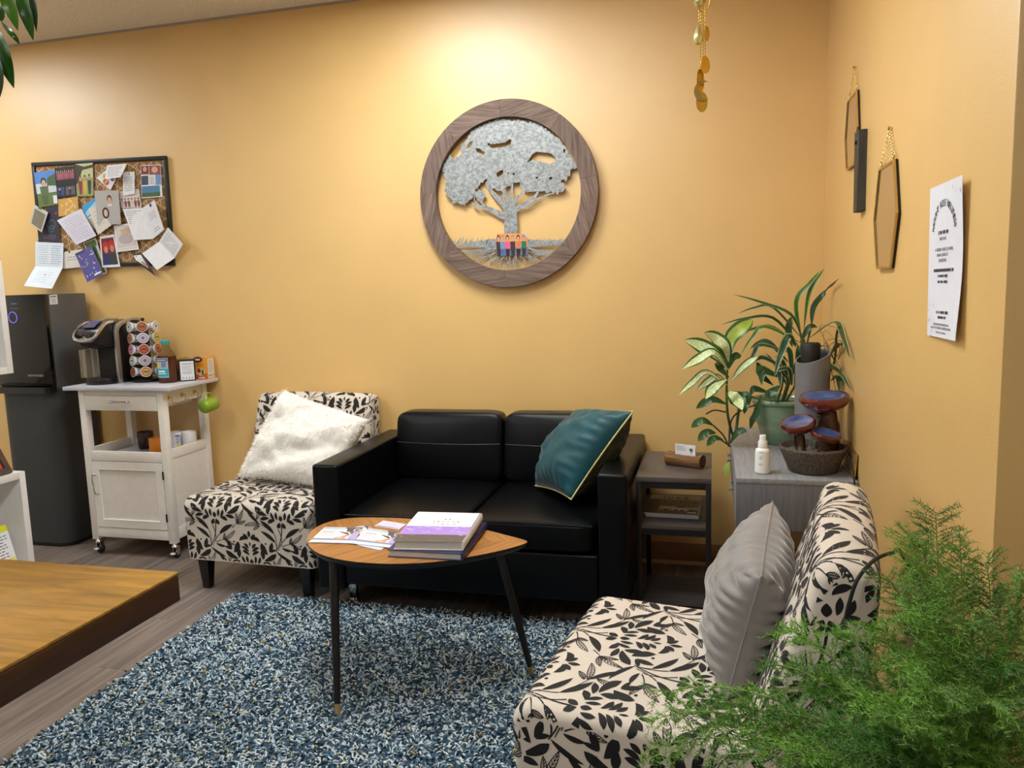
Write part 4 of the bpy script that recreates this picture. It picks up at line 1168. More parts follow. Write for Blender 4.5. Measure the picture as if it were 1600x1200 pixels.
g.build('label', [flat((160, 180, 208)), flat((30, 40, 84)), flat((30, 160, 170)), flat((206, 190, 90)), flat((120, 128, 140)), flat((226, 232, 238))], tb)
def carton(label, c, w, dp, h, rz, m, front=None, sidef=None, name='tea_box', lid=None):
    t = thing(name, label, 'box', c, rz)
    G().box(-w / 2, w / 2, -dp / 2, dp / 2, 0, h).build('carton', m, t, bevel=.0008, seg=1)
    if front:
        d = Decal([(-w / 2, -dp / 2 - .0003, h), (w / 2, -dp / 2 - .0003, h), (w / 2, -dp / 2 - .0003, 0), (-w / 2, -dp / 2 - .0003, 0)]); d.n = Vector((0, -1, 0)); front(d); d.build(t, 'front_print')
    if sidef:
        d = Decal([(w / 2 + .0003, -dp / 2, h), (w / 2 + .0003, dp / 2, h), (w / 2 + .0003, dp / 2, 0), (w / 2 + .0003, -dp / 2, 0)]); d.n = Vector((1, 0, 0)); sidef(d); d.build(t, 'side_print')
    return t
def blackbox(d):
    d.rect(.10, .08, .92, .95, (226, 228, 230)).lines(.2, .16, .9, .24, 1, (60, 60, 60)).lines(.2, .27, .86, .52, 6, (150, 152, 150)).lines(.2, .55, .86, .68, 3, (90, 90, 90))
    for k in range(4): d.ring(.24 + k * .18, .86, .045, .035, .5, (70, 70, 70))
carton('small black tea carton with a white ingredients panel, beside the tea bottle', (-2.805, 3.655, .9355), .085, .05, .118, R(38), mat('carton_black', (26, 26, 26), .5, noise=(30, .1)), blackbox)
carton('yellow-topped tea carton half hidden behind the black one', (-2.886, 3.705, .9355), .085, .055, .124, R(25), mat('carton_mustard', (196, 150, 62), .5, noise=(30, .08)), lambda d: d.rect(0, .1, 1, 1, (150, 90, 40)))
def orangefront(d):
    d.rect(0, 0, 1, 1, (226, 150, 36)).rect(0, .72, 1, 1, (206, 96, 40)).ell(.35, .1, .36, .14, (84, 26, 24)).rect(.16, .06, .52, .13, (236, 220, 200)).lines(.1, .26, .8, .40, 3, (120, 60, 24))
    d.ell(.5, .66, .34, .18, (226, 196, 140)).ell(.38, .60, .14, .10, (150, 44, 26)).ell(.66, .68, .08, .14, (60, 84, 40)).rect(.3, .90, .8, .96, (236, 214, 190))
def orangeside(d):
    d.rect(0, 0, 1, 1, (230, 162, 70)).rect(.08, .08, .9, .94, (226, 220, 212)).lines(.18, .13, .84, .72, 9, (140, 140, 150))
    for k in range(4): d.ring(.22 + k * .18, .84, .06, .05, .5, (90, 80, 76))
carton('orange and yellow tea carton with a fruit picture at the wall end of the cart', (-2.760, 3.744, .9355), .078, .078, .122, R(6), mat('carton_orange', (222, 140, 60), .5, noise=(30, .05)), orangefront, orangeside)

# ================================================================ WHITE CUBE SHELF
ws = thing('cube_shelf', 'white open cube bookshelf at the edge of the view, in front of the water dispenser', 'shelf', (-3.03, 2.2, 0), world=True)
hx0, hx1, tk = -3.24, -2.838, .028
yA, yB, yC = 2.6, 2.16, 1.72
far = lambda *v: CAM + (Vector(v) - CAM) * 1.1818
for y_, za, zb in ((yA, 0, .680), (yA, 1.100, 1.565), (yB + tk, 0, 1.565), (yC + tk, 0, 1.565)):
    G().box(hx0, hx1, y_ - tk, y_, za, zb).build('upright', M_white, ws, bevel=.001)
for z in (.0, .245, .652, 1.100, 1.537):
    G().box(hx0, hx1, yB + tk + .0005, yA - tk - .0005, z, z + tk).build('shelf_board', M_white, ws, bevel=.001)
    G().box(hx0, hx1, yC + tk + .0005, yB - .0005, z, z + tk).build('shelf_board', M_white, ws, bevel=.001)
# picture frame on the lower cubes
pf = thing('picture_frame', 'brown wooden picture frame with a red print leaning on the white cube shelf', 'picture frame', (-2.95, 2.34, .68), world=True)
b0, b1 = Vector((-2.875, 2.20, .6805)), Vector((-2.865, 2.557, .6805)); upv = Vector((-.13, .0, .24)).normalized() * .30
e1 = (b1 - b0).normalized(); e2 = upv.normalized(); nn = e1.cross(e2).normalized()
if nn.x < 0: nn = -nn
def fr_bar(a, b, w_dir, w, th): 
    g = G(); q = [a, b, b + w_dir * w, a + w_dir * w]
    g.add([p for p in q] + [p + nn * th for p in q], [(0, 1, 2, 3), (7, 6, 5, 4), (0, 4, 5, 1), (1, 5, 6, 2), (2, 6, 7, 3), (3, 7, 4, 0)]); return g
M_frame = wood_mat('dark_frame_wood', (52, 36, 28), (84, 62, 50), scale=(90, 8, 90), rough=.5)
t0, t1_ = b0 + upv, b1 + upv
fr_bar(b0, b1, e2, .024, .014).build('frame_bar', M_frame, pf); fr_bar(t0, t1_, -e2, .024, .014).build('frame_bar', M_frame, pf)
fr_bar(b0 + e2 * .0245, t0 - e2 * .0245, e1, .024, .014).build('frame_bar', M_frame, pf); fr_bar(b1 + e2 * .0245, t1_ - e2 * .0245, -e1, .024, .014).build('frame_bar', M_frame, pf)
qd = [t0 + nn * .003, t1_ + nn * .003, b1 + nn * .003, b0 + nn * .003]
slab(qd, .002).build('picture', flat((198, 74, 44)), pf)
d = Decal(qd); d.n = nn; d.rect(.1, .1, .9, .42, (40, 52, 110)).rect(.1, .42, .9, .9, (206, 78, 44)).poly([(.1, .42), (.9, .36), (.9, .46), (.1, .5)], (226, 222, 220)); d.build(pf)
# leaflet in the lower cube and a bottle in the upper one
_br, _tr = P(27, 876, x=-2.866), P(9, 819, x=-2.930)
lf_q = [_tr + Vector((0, -.22, 0)), _tr, _br, _br + Vector((0, -.22, 0))]
t = thing('leaflet', 'white leaflet with a yellow top leaning inside the white cube shelf', 'leaflet', (-2.87, 2.37, .274), world=True)
slab(lf_q, .001).build('sheet', M_paper, t)
d = Decal(lf_q); d.n = Vector((1, 0, .3)).normalized(); d.rect(0, 0, 1, .17, (220, 222, 30)).lines(.3, .24, .95, .85, 8, (110, 112, 120)).rect(.6, .88, .98, .98, (226, 214, 90)); d.build(t)
t = thing('bottle', 'white bottle with a pale teal label inside the upper white cube', 'bottle', (-2.892, 2.43, 1.1285))
G().lathe([(0, 0), (.030, 0), (.032, .004), (.032, .085), (.022, .098), (.012, .102), (.012, .118), (0, .118)], 24, (0, 0, 0), None, False, False).build('body', M_paper, t, smooth=True, angle=50)
g = G(); g.lathe([(.0323, .012), (.0323, .030)], 24, (0, 0, 0), None, False, False); g.cur = 1; g.lathe([(.0323, .040), (.0323, .075)], 24, (0, 0, 0), None, False, False)
g.build('label', [flat((90, 170, 176)), flat((206, 204, 214))], t)

# ================================================================ RECEPTION DESK (only its near end is in view)
M_oak = wood_mat('honey_oak', (112, 78, 22), (178, 130, 46), scale=(26, 2.4, 26), rough=.32, dist=5, bump=.04, coat=.25)
dk = thing('desk', 'honey oak desk with a thick dark edge in the foreground', 'desk', (-1.74, .4, 0), world=True)
gx0, gx1, gy0, gy1 = -2.30, -1.247, -.75, 1.533
# the slab is stored turned so that its grain runs across the room
gq = G(); gq.box(-(gy1 - gy0) / 2, (gy1 - gy0) / 2, -(gx1 - gx0) / 2, (gx1 - gx0) / 2, 0, .008)
o = gq.build('desk_top', M_oak, None, bevel=.002); o.parent = dk
o.rotation_euler = (0, 0, R(90)); o.location = ((gx0 + gx1) / 2 + 1.74, (gy0 + gy1) / 2 - .4, .732)
M_dedge = wood_mat('dark_oak_edge', (52, 28, 6), (74, 43, 12), scale=(50, 4, 50), rough=.4)
G().box(gx0, gx1, gy0, gy1, .668, .7318).build('edge_band', M_dedge, dk, bevel=.004, seg=3)
for a in (gx0 + .12, gx1 - .30):
    for b in (gy0 + .10, gy1 - .40): G().box(a - .03, a + .03, b - .03, b + .03, .022 if a > -2 else 0, .668).build('leg', M_dedge, dk, bevel=.003)
# ================================================================ PIN BOARD WITH CARDS
TL, TR, BR = P(48, 254, y=W - .022), P(258, 243, y=W - .022), P(271, 415, y=W - .022)
e1 = (TR - TL); e2 = (BR - TR); BL = TL + e2
pb = thing('pin_board', 'black-framed pin board covered in cards and photographs above the water dispenser', 'pin board', tuple(BL.lerp(BR, .5)), world=True)
u1, u2 = e1.normalized(), e2.normalized(); fwv = .021
M_bframe = mat('board_frame_black', (26, 23, 22), .45, noise=(40, .2))
def rail(a, b, wdir):
    g = G(); q = [a, b, b + wdir * fwv, a + wdir * fwv]
    g.add([p for p in q] + [Vector((p.x, W - .001, p.z)) for p in q], [(0, 1, 2, 3), (7, 6, 5, 4), (0, 4, 5, 1), (1, 5, 6, 2), (2, 6, 7, 3), (3, 7, 4, 0)])
    return g.build('frame_rail', M_bframe, pb, bevel=.003)
rail(TL, TR, u2); rail(BL, BR, -u2); rail(TL + u2 * fwv, BL - u2 * fwv, u1); rail(TR + u2 * fwv, BR - u2 * fwv, -u1)
inn = [TL + (u1 + u2) * fwv, TR + (-u1 + u2) * fwv, BR + (-u1 - u2) * fwv, BL + (u1 - u2) * fwv]
inn = [Vector((p.x, W - .012, p.z)) for p in inn]
g = G(); g.add(inn + [Vector((p.x, W - .001, p.z)) for p in inn], [(0, 1, 2, 3), (7, 6, 5, 4)])
g.build('fabric', mat('board_fabric_brown', (150, 108, 62), .85, noise=(300, .12)), pb)
g = G(); cw, ch = .046, .058; wI, hI = (inn[1] - inn[0]).length, (inn[3] - inn[0]).length
i_ = (inn[1] - inn[0]).normalized(); j_ = (inn[3] - inn[0]).normalized()
for a in range(int(wI / cw) + 1):
    for b in range(int(hI / ch) + 2):
        cx, cy = (a + .5) * cw, (b + (.5 if a % 2 else 0)) * ch
        n = 12; vs = []
        for k in range(n):
            th = 2 * math.pi * k / n
            for rr_ in (.50, .42):
                vs.append((cx + cw * rr_ * 1.05 * math.cos(th) , cy + ch * rr_ * 1.0 * math.sin(th)))
        fs = [(2 * k, 2 * ((k + 1) % n), 2 * ((k + 1) % n) + 1, 2 * k + 1) for k in range(n)]
        for f in fs:
            if all(.001 < vs[i][0] < wI - .001 and .001 < vs[i][1] < hI - .001 for i in f):
                g.add([inn[0] + i_ * vs[i][0] + j_ * vs[i][1] + Vector((0, -.0006, 0)) for i in f], [(0, 1, 2, 3)])
g.build('trellis_print', flat((214, 194, 158)), pb)

def card(name, label, cat, quads, items=None, m=M_paper, group='cards on the pin board'):
    """quads: list of panels, each 4 x (px, py, distance from the wall) TL,TR,BR,BL; items: one print function per panel"""
    pan = [[P(a / 5, 220 + b / 5, y=W - dd) for a, b, dd in q] for q in quads]
    c = sum(pan[0], Vector()) / 4
    t = thing(name, label, cat, tuple(c), group=group, world=True)
    for k, q in enumerate(pan):
        slab(q, .0006).build('panel' if len(pan) > 1 else 'sheet', m, t)
        if items and items[k]:
            d = Decal(q)
            if d.n.y > 0: d.n = -d.n
            items[k](d); d.build(t)
    return t
def Q(pts, d): return [(a, b, d if not isinstance(d, (list, tuple)) else d[i]) for i, (a, b) in enumerate(pts)]
rl = random.Random(12)
INK = (110, 112, 130)
card('photograph', 'photograph of a person under a blue sky, top corner of the pin board', 'photograph', [Q([(265, 248), (428, 226), (452, 500), (305, 520)], .026)],
     [lambda d: d.rect(0, 0, 1, .34, (84, 134, 206)).rect(0, .34, 1, .62, (200, 208, 216)).poly([(.6, .2), (1, .1), (1, .45), (.55, .42)], (70, 92, 60)).rect(0, .62, 1, 1, (96, 118, 70)).person(.40, .2, .75, .42, (86, 104, 62), (84, 96, 60)).rect(.8, .72, 1, .95, (226, 226, 230))])
card('photograph', 'dark collage print of group photographs on the pin board', 'photograph', [Q([(425, 212), (582, 196), (600, 428), (442, 446)], .022)],
     [lambda d: (d.rect(0, 0, 1, 1, (34, 34, 46)), [d.person(.1 + k * .1, .08 + (k % 2) * .03, .36, .1, (150 + 20 * (k % 3), 90, 110)) for k in range(9)], d.rect(0, .42, 1, .62, (24, 24, 28)), d.rect(.04, .66, .42, .95, (60, 74, 120)), d.person(.2, .68, .3, .14, (30, 34, 70)), d.rect(.5, .66, .96, .95, (96, 90, 96)), d.person(.7, .68, .28, .14, (50, 50, 66)))])
card('photograph', 'photograph of people in red and yellow dresses under a tree on the pin board', 'photograph', [Q([(585, 182), (724, 172), (731, 430), (603, 436)], .021)],
     [lambda d: (d.rect(0, 0, 1, .45, (196, 200, 150)), d.rect(0, .45, 1, 1, (150, 160, 92)), d.poly([(0, .0), (.5, .1), (1, .05), (1, .14), (.4, .2), (.1, .6), (0, .6)], (62, 50, 36)), d.person(.25, .36, .58, .24, (150, 44, 66)), d.person(.52, .36, .58, .22, (206, 180, 60)), d.person(.78, .34, .6, .2, (44, 54, 80)))])
card('greeting_card', 'white card with coloured painted balls on the pin board', 'card', [Q([(752, 290), (868, 196), (905, 300), (862, 386)], .022) ],
     [lambda d: d.ell(.24, .55, .2, .2, (206, 90, 44)).ell(.42, .28, .14, .16, (210, 196, 70)).ell(.72, .72, .16, .18, (70, 96, 140)).rect(.1, .5, .4, .56, (236, 210, 170))])
card('note_card', 'folded handwritten note at the top middle of the pin board', 'card', [Q([(835, 192), (992, 178), (942, 284), (820, 300)], [.030, .030, .055, .055])], [lambda d: d.lines(.1, .12, .92, .9, 7, INK, .3, rl)])
card('note_card', 'narrow handwritten note with a black pin on the pin board', 'card', [Q([(960, 246), (1050, 240), (1052, 414), (962, 430)], .026)], [lambda d: d.lines(.1, .18, .92, .85, 9, INK, .3, rl).ell(.55, .1, .05, .03, (30, 30, 30))])
card('photograph', 'collage of small photographs in the upper corner of the pin board, beside the frame', 'photograph', [Q([(1100, 192), (1252, 186), (1270, 438), (1105, 450)], .020)],
     [lambda d: (d.rect(.02, .02, .4, .28, (120, 44, 44)), d.ell(.2, .12, .1, .08, (206, 160, 140)), d.rect(.42, .02, .98, .3, (150, 70, 60)), d.ell(.7, .15, .16, .1, (216, 170, 150)), d.rect(.02, .32, .36, .6, (60, 70, 96)), d.rect(.38, .32, .7, .62, (222, 222, 226)), d.lines(.42, .36, .66, .58, 4, INK), d.rect(.72, .3, .98, .62, (110, 150, 200)), d.rect(.02, .64, .9, .97, (80, 130, 170)), d.rect(.02, .84, .9, .97, (70, 96, 60)))])
card('photograph', 'group photograph in pale clothes behind other cards on the pin board', 'photograph', [Q([(930, 396), (1085, 376), (1106, 520), (946, 526)], .019)],
     [lambda d: (d.rect(0, 0, 1, .5, (216, 206, 200)), [d.person(.1 + k * .16, .46, .5, .14, ((216, 200, 180), (150, 60, 60), (120, 80, 60))[k % 3]) for k in range(6)])])
card('envelope', 'gold patterned envelope on the pin board', 'envelope', [Q([(455, 458), (608, 434), (615, 576), (460, 592)], .024)],
     [lambda d: (d.rect(0, 0, 1, 1, (206, 160, 84)), [d.ell(rl.random() * .8 + .1, rl.random() * .8 + .1, .07, .09, (226, 186, 116)) for _ in range(14)])])
card('photograph', 'bright blue seascape card half hidden on the pin board', 'photograph', [Q([(640, 512), (738, 448), (800, 660), (712, 700)], .022)],
     [lambda d: d.rect(0, 0, 1, .5, (60, 160, 220)).poly([(0, .3), (1, .1), (1, .3), (0, .5)], (160, 214, 236)).rect(0, .55, 1, 1, (196, 190, 180)).person(.5, .5, .3, .2, (60, 60, 70))])
card('note_card', 'curled cream card below the grey memorial card on the pin board', 'card', [Q([(690, 530), (765, 500), (870, 660), (765, 735)], [.026, .026, .045, .045])], [lambda d: d.lines(.15, .15, .85, .8, 5, (190, 180, 170), .3, rl)], mat('card_cream', (214, 206, 196), .7, noise=(40, .04)))
card('note_card', 'large pale lavender handwritten letter on the pin board', 'letter', [Q([(445, 622), (634, 530), (752, 742), (596, 814)], [.030, .030, .042, .042])], [lambda d: d.lines(.08, .1, .92, .92, 11, (178, 174, 200), .3, rl)], mat('paper_lavender', (216, 212, 226), .7, noise=(40, .03)))
card('flyer', 'dark purple night-sky flyer at the side of the pin board', 'flyer', [Q([(368, 522), (456, 504), (466, 800), (296, 786)], .023)],
     [lambda d: (d.rect(0, 0, 1, 1, (50, 44, 62)), d.ring(.55, .5, .26, .14, .25, (76, 90, 110)), d.ring(.55, .62, .18, .1, .3, (64, 100, 96)), d.ell(.8, .2, .08, .04, (150, 60, 96)), d.lines(.2, .78, .9, .92, 3, (110, 104, 124)))])
card('photo_frame', 'small grey framed tag hanging off the side of the pin board', 'photo frame', [Q([(268, 498), (376, 558), (326, 716), (234, 648)], [.034, .034, .05, .05])],
     [lambda d: d.rect(.03, .03, .97, .97, (184, 186, 176)).rect(.1, .16, .9, .93, (120, 108, 92)).rect(.3, .0, .55, .08, (56, 110, 60))], mat('tag_grey', (180, 182, 172), .6, noise=(30, .1)))
card('greeting_card', 'grey card with two small portraits in the middle of the pin board', 'card', [Q([(735, 390), (926, 388), (946, 652), (762, 656)], [.030, .030, .04, .04])],
     [lambda d: d.ell(.60, .26, .10, .13, (50, 40, 34)).ell(.60, .30, .08, .11, (206, 160, 134)).ell(.40, .66, .15, .17, (44, 36, 32)).ell(.40, .66, .08, .11, (214, 172, 150)).poly([(.5, .40), (.7, .40), (.66, .46), (.54, .46)], (220, 220, 222))], mat('card_warm_grey', (178, 172, 168), .7, noise=(30, .04)))
card('greeting_card', 'open handwritten card at the right of the pin board', 'card', [Q([(958, 532), (1112, 524), (1192, 768), (1046, 776)], [.035, .026, .026, .045]), Q([(1112, 524), (1206, 464), (1282, 694), (1192, 768)], [.026, .05, .05, .026])],
     [lambda d: d.lines(.08, .06, .9, .5, 7, (120, 130, 160), .28, rl), lambda d: d.lines(.25, .25, .85, .5, 5, (150, 150, 166), .3, rl).lines(.3, .75, .8, .9, 2, (150, 150, 166), .3, rl).rect(.55, .02, .7, .12, (40, 46, 110))])
card('photograph', 'dark photograph under the open card at the lower corner of the pin board', 'photograph', [Q([(1030, 884), (1112, 876), (1220, 1062), (1060, 940)], [.022, .024, .035, .03])],
     [lambda d: d.rect(0, 0, 1, 1, (70, 64, 66)).ell(.4, .3, .2, .12, (150, 110, 90)).ell(.6, .6, .18, .12, (196, 140, 120)).rect(.1, .75, .9, .95, (36, 34, 40))])
card('greeting_card', 'open white card hanging off the lower corner of the pin board', 'card', [Q([(1242, 788), (1312, 676), (1430, 806), (1362, 918)], [.028, .05, .06, .036]), Q([(1110, 880), (1242, 788), (1362, 918), (1226, 1010)], [.05, .028, .036, .06])],
     [lambda d: d.lines(.1, .1, .9, .9, 8, (160, 158, 160), .3, rl), None])
card('greeting_card', 'pale blue open card hanging below the corner of the pin board', 'card', [Q([(276, 790), (496, 800), (490, 990), (275, 980)], [.03, .03, .036, .036]), Q([(275, 980), (490, 990), (405, 1156), (186, 1134)], [.036, .036, .11, .11])],
     [lambda d: d.lines(.12, .1, .5, .9, 9, (176, 184, 196), .3, rl).lines(.56, .1, .95, .9, 9, (150, 160, 180), .3, rl), lambda d: d.lines(.2, .2, .8, .8, 5, (196, 204, 214), .3, rl).rect(.5, .36, .54, .42, (90, 96, 110))], mat('card_pale_blue', (216, 224, 234), .7, noise=(40, .03)))
def purple(d):
    d.rect(0, 0, 1, 1, (84, 80, 150))
    for _ in range(46):
        u, v = rl.uniform(.06, .92), rl.uniform(.12, .92); d.poly([(u, v), (u + .06, v - .03), (u + .04, v + .035)], (226, 206, 206) if rl.random() < .6 else (60, 58, 120))
    d.rect(.0, .02, .6, .07, (50, 54, 90)).rect(.55, .88, .95, .93, (236, 236, 240))
card('greeting_card', 'purple floral card at the bottom of the pin board', 'card', [Q([(586, 882), (716, 824), (806, 1040), (682, 1106)], [.03, .03, .055, .055])], [purple])
card('photograph', 'photograph of two people in red hats on the pin board', 'photograph', [Q([(778, 748), (890, 730), (940, 984), (797, 992)], .026)],
     [lambda d: d.rect(.08, .08, .92, .92, (110, 34, 40)).ell(.34, .34, .2, .16, (196, 30, 36)).ell(.72, .32, .2, .16, (190, 34, 40)).ell(.34, .44, .12, .11, (196, 140, 112)).ell(.72, .42, .12, .11, (190, 134, 108)).rect(.1, .58, .5, .92, (46, 50, 104)).rect(.5, .56, .9, .92, (50, 60, 64))])
card('greeting_card', 'pale wedding card with a soft picture on the pin board', 'card', [Q([(888, 662), (1040, 640), (1086, 848), (914, 870)], .028)],
     [lambda d: d.rect(.06, .06, .94, .94, (214, 204, 200)).ell(.5, .55, .34, .2, (190, 176, 178)).poly([(.3, .2), (.75, .1), (.8, .35), (.35, .4)], (206, 176, 150)).rect(.1, .86, .9, .9, (230, 226, 226))])
card('note_card', 'cream note with a signature at the bottom edge of the pin board', 'card', [Q([(494, 868), (640, 846), (650, 985), (490, 1000)], .027)], [lambda d: d.lines(.2, .3, .8, .6, 2, (120, 116, 120), .22, rl).rect(.28, .0, .38, .12, (60, 130, 70))], mat('paper_cream', (222, 214, 206), .7, noise=(40, .03)))
card('photograph', 'green garden photograph behind the purple card on the pin board', 'photograph', [Q([(648, 800), (745, 758), (840, 1030), (790, 1052)], .024)], [lambda d: d.rect(.05, .03, .95, .97, (84, 110, 56)).ell(.5, .3, .3, .15, (60, 84, 44)).rect(.8, .2, 1, 1, (190, 190, 186))])

# ================================================================ TREE WALL ART
tcx, tcz, TRD = -.9845, 1.8455, .4515
ta = thing('tree_wall_art', 'round wooden-framed metal tree of life hanging above the black sofa', 'wall art', (tcx, W, tcz), world=True)
M_barn = wood_mat('grey_barn_wood', (82, 64, 54), (136, 114, 102), scale=(75, 75, 5), rough=.7, dist=2, bump=.35, objrand=.12)
seg_edges = [8, 52, 93, 132, 176, 221, 268, 318, 368]
for i in range(8):
    a0, a1 = R(seg_edges[i]), R(seg_edges[i + 1]); am = (a0 + a1) / 2; skew = R(32 if i % 2 else -30)
    g = G(); n = 12; ri, ro = TRD * .815, TRD; rot = am + skew
    c0, c1 = [], []
    for k in range(n + 1):
        a = a0 + .0006 + (a1 - a0 - .0012) * k / n - rot
        c0.append((math.cos(a), math.sin(a)))
    vs = [(r_ * c, y_, r_ * s) for y_ in (-.046, -.006) for r_ in (ri, ro) for c, s in c0]
    m = n + 1; fs = []
    for k in range(n):
        fs += [(k, k + 1, m + k + 1, m + k), (2 * m + k, 3 * m + k, 3 * m + k + 1, 2 * m + k + 1), (k, 2 * m + k, 2 * m + k + 1, k + 1), (m + k, m + k + 1, 3 * m + k + 1, 3 * m + k)]
    fs += [(0, m, 3 * m, 2 * m), (n, 2 * m + n, 3 * m + n, m + n)]
    o = G().add(vs, fs).build('ring_segment', M_barn, None, bevel=.0007, seg=1); o.parent = ta
    o.rotation_euler = (0, -rot, 0)
def galvanised():
    m = bpy.data.materials.new('galvanised_steel'); MATS['galvanised_steel'] = m; m.use_nodes = True; nt = m.node_tree; b = nt.nodes['Principled BSDF']
    b.inputs['Metallic'].default_value = .35; b.inputs['Roughness'].default_value = .42
    tc = nt.nodes.new('ShaderNodeTexCoord'); v = nt.nodes.new('ShaderNodeTexVoronoi'); v.inputs['Scale'].default_value = 130
    n = nt.nodes.new('ShaderNodeTexNoise'); n.inputs['Scale'].default_value = 60; n.inputs['Detail'].default_value = 4
    nt.links.new(tc.outputs['Object'], v.inputs['Vector']); nt.links.new(tc.outputs['Object'], n.inputs['Vector'])
    mx = nt.nodes.new('ShaderNodeMath'); mx.operation = 'MULTIPLY'; sp = nt.nodes.new('ShaderNodeSeparateColor')
    nt.links.new(v.outputs['Color'], sp.inputs[0]); ad = nt.nodes.new('ShaderNodeMath'); ad.operation = 'ADD'
    mx.inputs[1].default_value = .45; nt.links.new(sp.outputs[0], mx.inputs[0]); nt.links.new(mx.outputs[0], ad.inputs[0]); nt.links.new(n.outputs['Fac'], ad.inputs[1])
    cr = nt.nodes.new('ShaderNodeValToRGB'); cr.color_ramp.elements[0].position = .45; cr.color_ramp.elements[0].color = lin((128, 130, 128)); cr.color_ramp.elements[1].position = .95; cr.color_ramp.elements[1].color = lin((170, 174, 176))
    nt.links.new(ad.outputs[0], cr.inputs['Fac']); nt.links.new(cr.outputs['Color'], b.inputs['Base Color'])
    return m
M_galv = galvanised()
def tp2(a, b):
    q = P(640 + a / 3.75, 140 + b / 3.75, y=W - .024); return (q.x - tcx, q.z - tcz)
def jag(pts, step, amp, seed, out=1):
    """leafy edge: subdivide and push alternate points"""
    rj = random.Random(seed); res = []; n = len(pts)
    for i in range(n):
        a, b = Vector(pts[i]), Vector(pts[(i + 1) % n]); L = (b - a).length; k = max(1, int(L / step))
        nr = Vector((b.y - a.y, -(b.x - a.x))); nr = nr.normalized() if nr.length else nr
        for j in range(k):
            t = j / k; p = a.lerp(b, t)
            o_ = amp * rj.uniform(.2, 1) * (1 if j % 2 else -.35)
            res.append(tuple(p + nr * o_ * out))
            if j % 2: res.append(tuple(a.lerp(b, min(1, t + .35 / k)) + nr * o_ * out * .2))
    return res
def plate(name, loops, parent, y, th, m):
    """flat cut-out with holes, standing in the wall plane"""
    cu = bpy.data.curves.new(name, 'CURVE'); cu.dimensions = '2D'; cu.fill_mode = 'BOTH'; cu.extrude = th / 2
    for lp in loops:
        sp = cu.splines.new('POLY'); sp.points.add(len(lp) - 1); sp.use_cyclic_u = True
        for i, (a, b) in enumerate(lp): sp.points[i].co = (a, b, 0, 1)
    tmp = bpy.data.objects.new(name + '_tmp', cu); COL.objects.link(tmp); bpy.context.view_layer.update()
    me = bpy.data.meshes.new_from_object(tmp.evaluated_get(bpy.context.evaluated_depsgraph_get()))
    bpy.data.objects.remove(tmp); bpy.data.curves.remove(cu)
    me.transform(Matrix(((1, 0, 0, 0), (0, 0, -1, y), (0, 1, 0, 0), (0, 0, 0, 1)))); me.materials.clear(); me.materials.append(m)
    o = bpy.data.objects.new(name, me); COL.objects.link(o); o.parent = parent
    return o
can = [(205, 430), (240, 380), (258, 418), (276, 392), (300, 385), (305, 322), (330, 300), (345, 270), (365, 240), (410, 215), (440, 200), (470, 185), (500, 180), (520, 170), (555, 172), (590, 182), (640, 175), (680, 190), (710, 185), (760, 200),
       (800, 230), (840, 265), (880, 290), (915, 340), (945, 385), (975, 440), (992, 462), (945, 466), (938, 505), (915, 540), (890, 528), (905, 562), (925, 580), (890, 600), (868, 614), (840, 602), (800, 605), (760, 592), (720, 597), (690, 602), (660, 582),
       (640, 572), (650, 550), (615, 545), (592, 562), (562, 576), (545, 600), (510, 590), (480, 580), (464, 558), (452, 522), (430, 545), (410, 560), (400, 582), (380, 592), (388, 620), (360, 640), (340, 660), (325, 684), (290, 666), (250, 664), (240, 636), (214, 624), (208, 580), (214, 545), (200, 500), (193, 465)]
holes = [[(455, 315), (480, 322), (520, 318), (560, 310), (580, 296), (592, 290), (597, 320), (570, 335), (520, 341), (480, 343)], [(690, 430), (715, 385), (740, 365), (790, 370), (830, 375), (858, 410), (830, 435), (790, 425), (760, 420), (720, 410)],
         [(385, 345), (410, 345), (442, 370), (430, 390), (400, 370)], [(510, 492), (545, 470), (551, 490), (520, 516)], [(330, 350), (345, 312), (372, 300), (362, 332)], [(735, 515), (756, 511), (750, 526)], [(815, 518), (838, 510), (831, 530)], [(602, 492), (614, 486), (612, 506)], [(572, 488), (584, 484), (582, 502)], [(898, 352), (912, 346), (908, 376)]]
plate('canopy', [jag([tp2(*q) for q in can], .0095, .0105, 3, 1)] + [jag([tp2(*q) for q in h], .008, .0050, 5 + i, -1) for i, h in enumerate(holes)], ta, -.026, .0016, M_galv)
plate('leaf_clump', [jag([tp2(*q) for q in [(384, 598), (405, 585), (440, 596), (446, 625), (425, 655), (398, 648), (384, 625)]], .008, .007, 33, 1)], ta, -.0245, .0014, M_galv)
def branch(pts, w0, w1):
    pts = [Vector(tp2(*q)) for q in pts]; pts = spline([(p.x, p.y, 0) for p in pts], 5); L, Rr = [], []
    for i, p in enumerate(pts):
        a, b = pts[max(i - 1, 0)], pts[min(i + 1, len(pts) - 1)]; d = (b - a).normalized(); t = i / (len(pts) - 1); h = (w0 + (w1 - w0) * t) / 2 * 1.25
        L.append((p.x - d.y * h, p.y + d.x * h)); Rr.append((p.x + d.y * h, p.y - d.x * h))
    return L + Rr[::-1]
g = G(); pr = lambda u, v, w: (tcx + u, W + w, tcz + v)
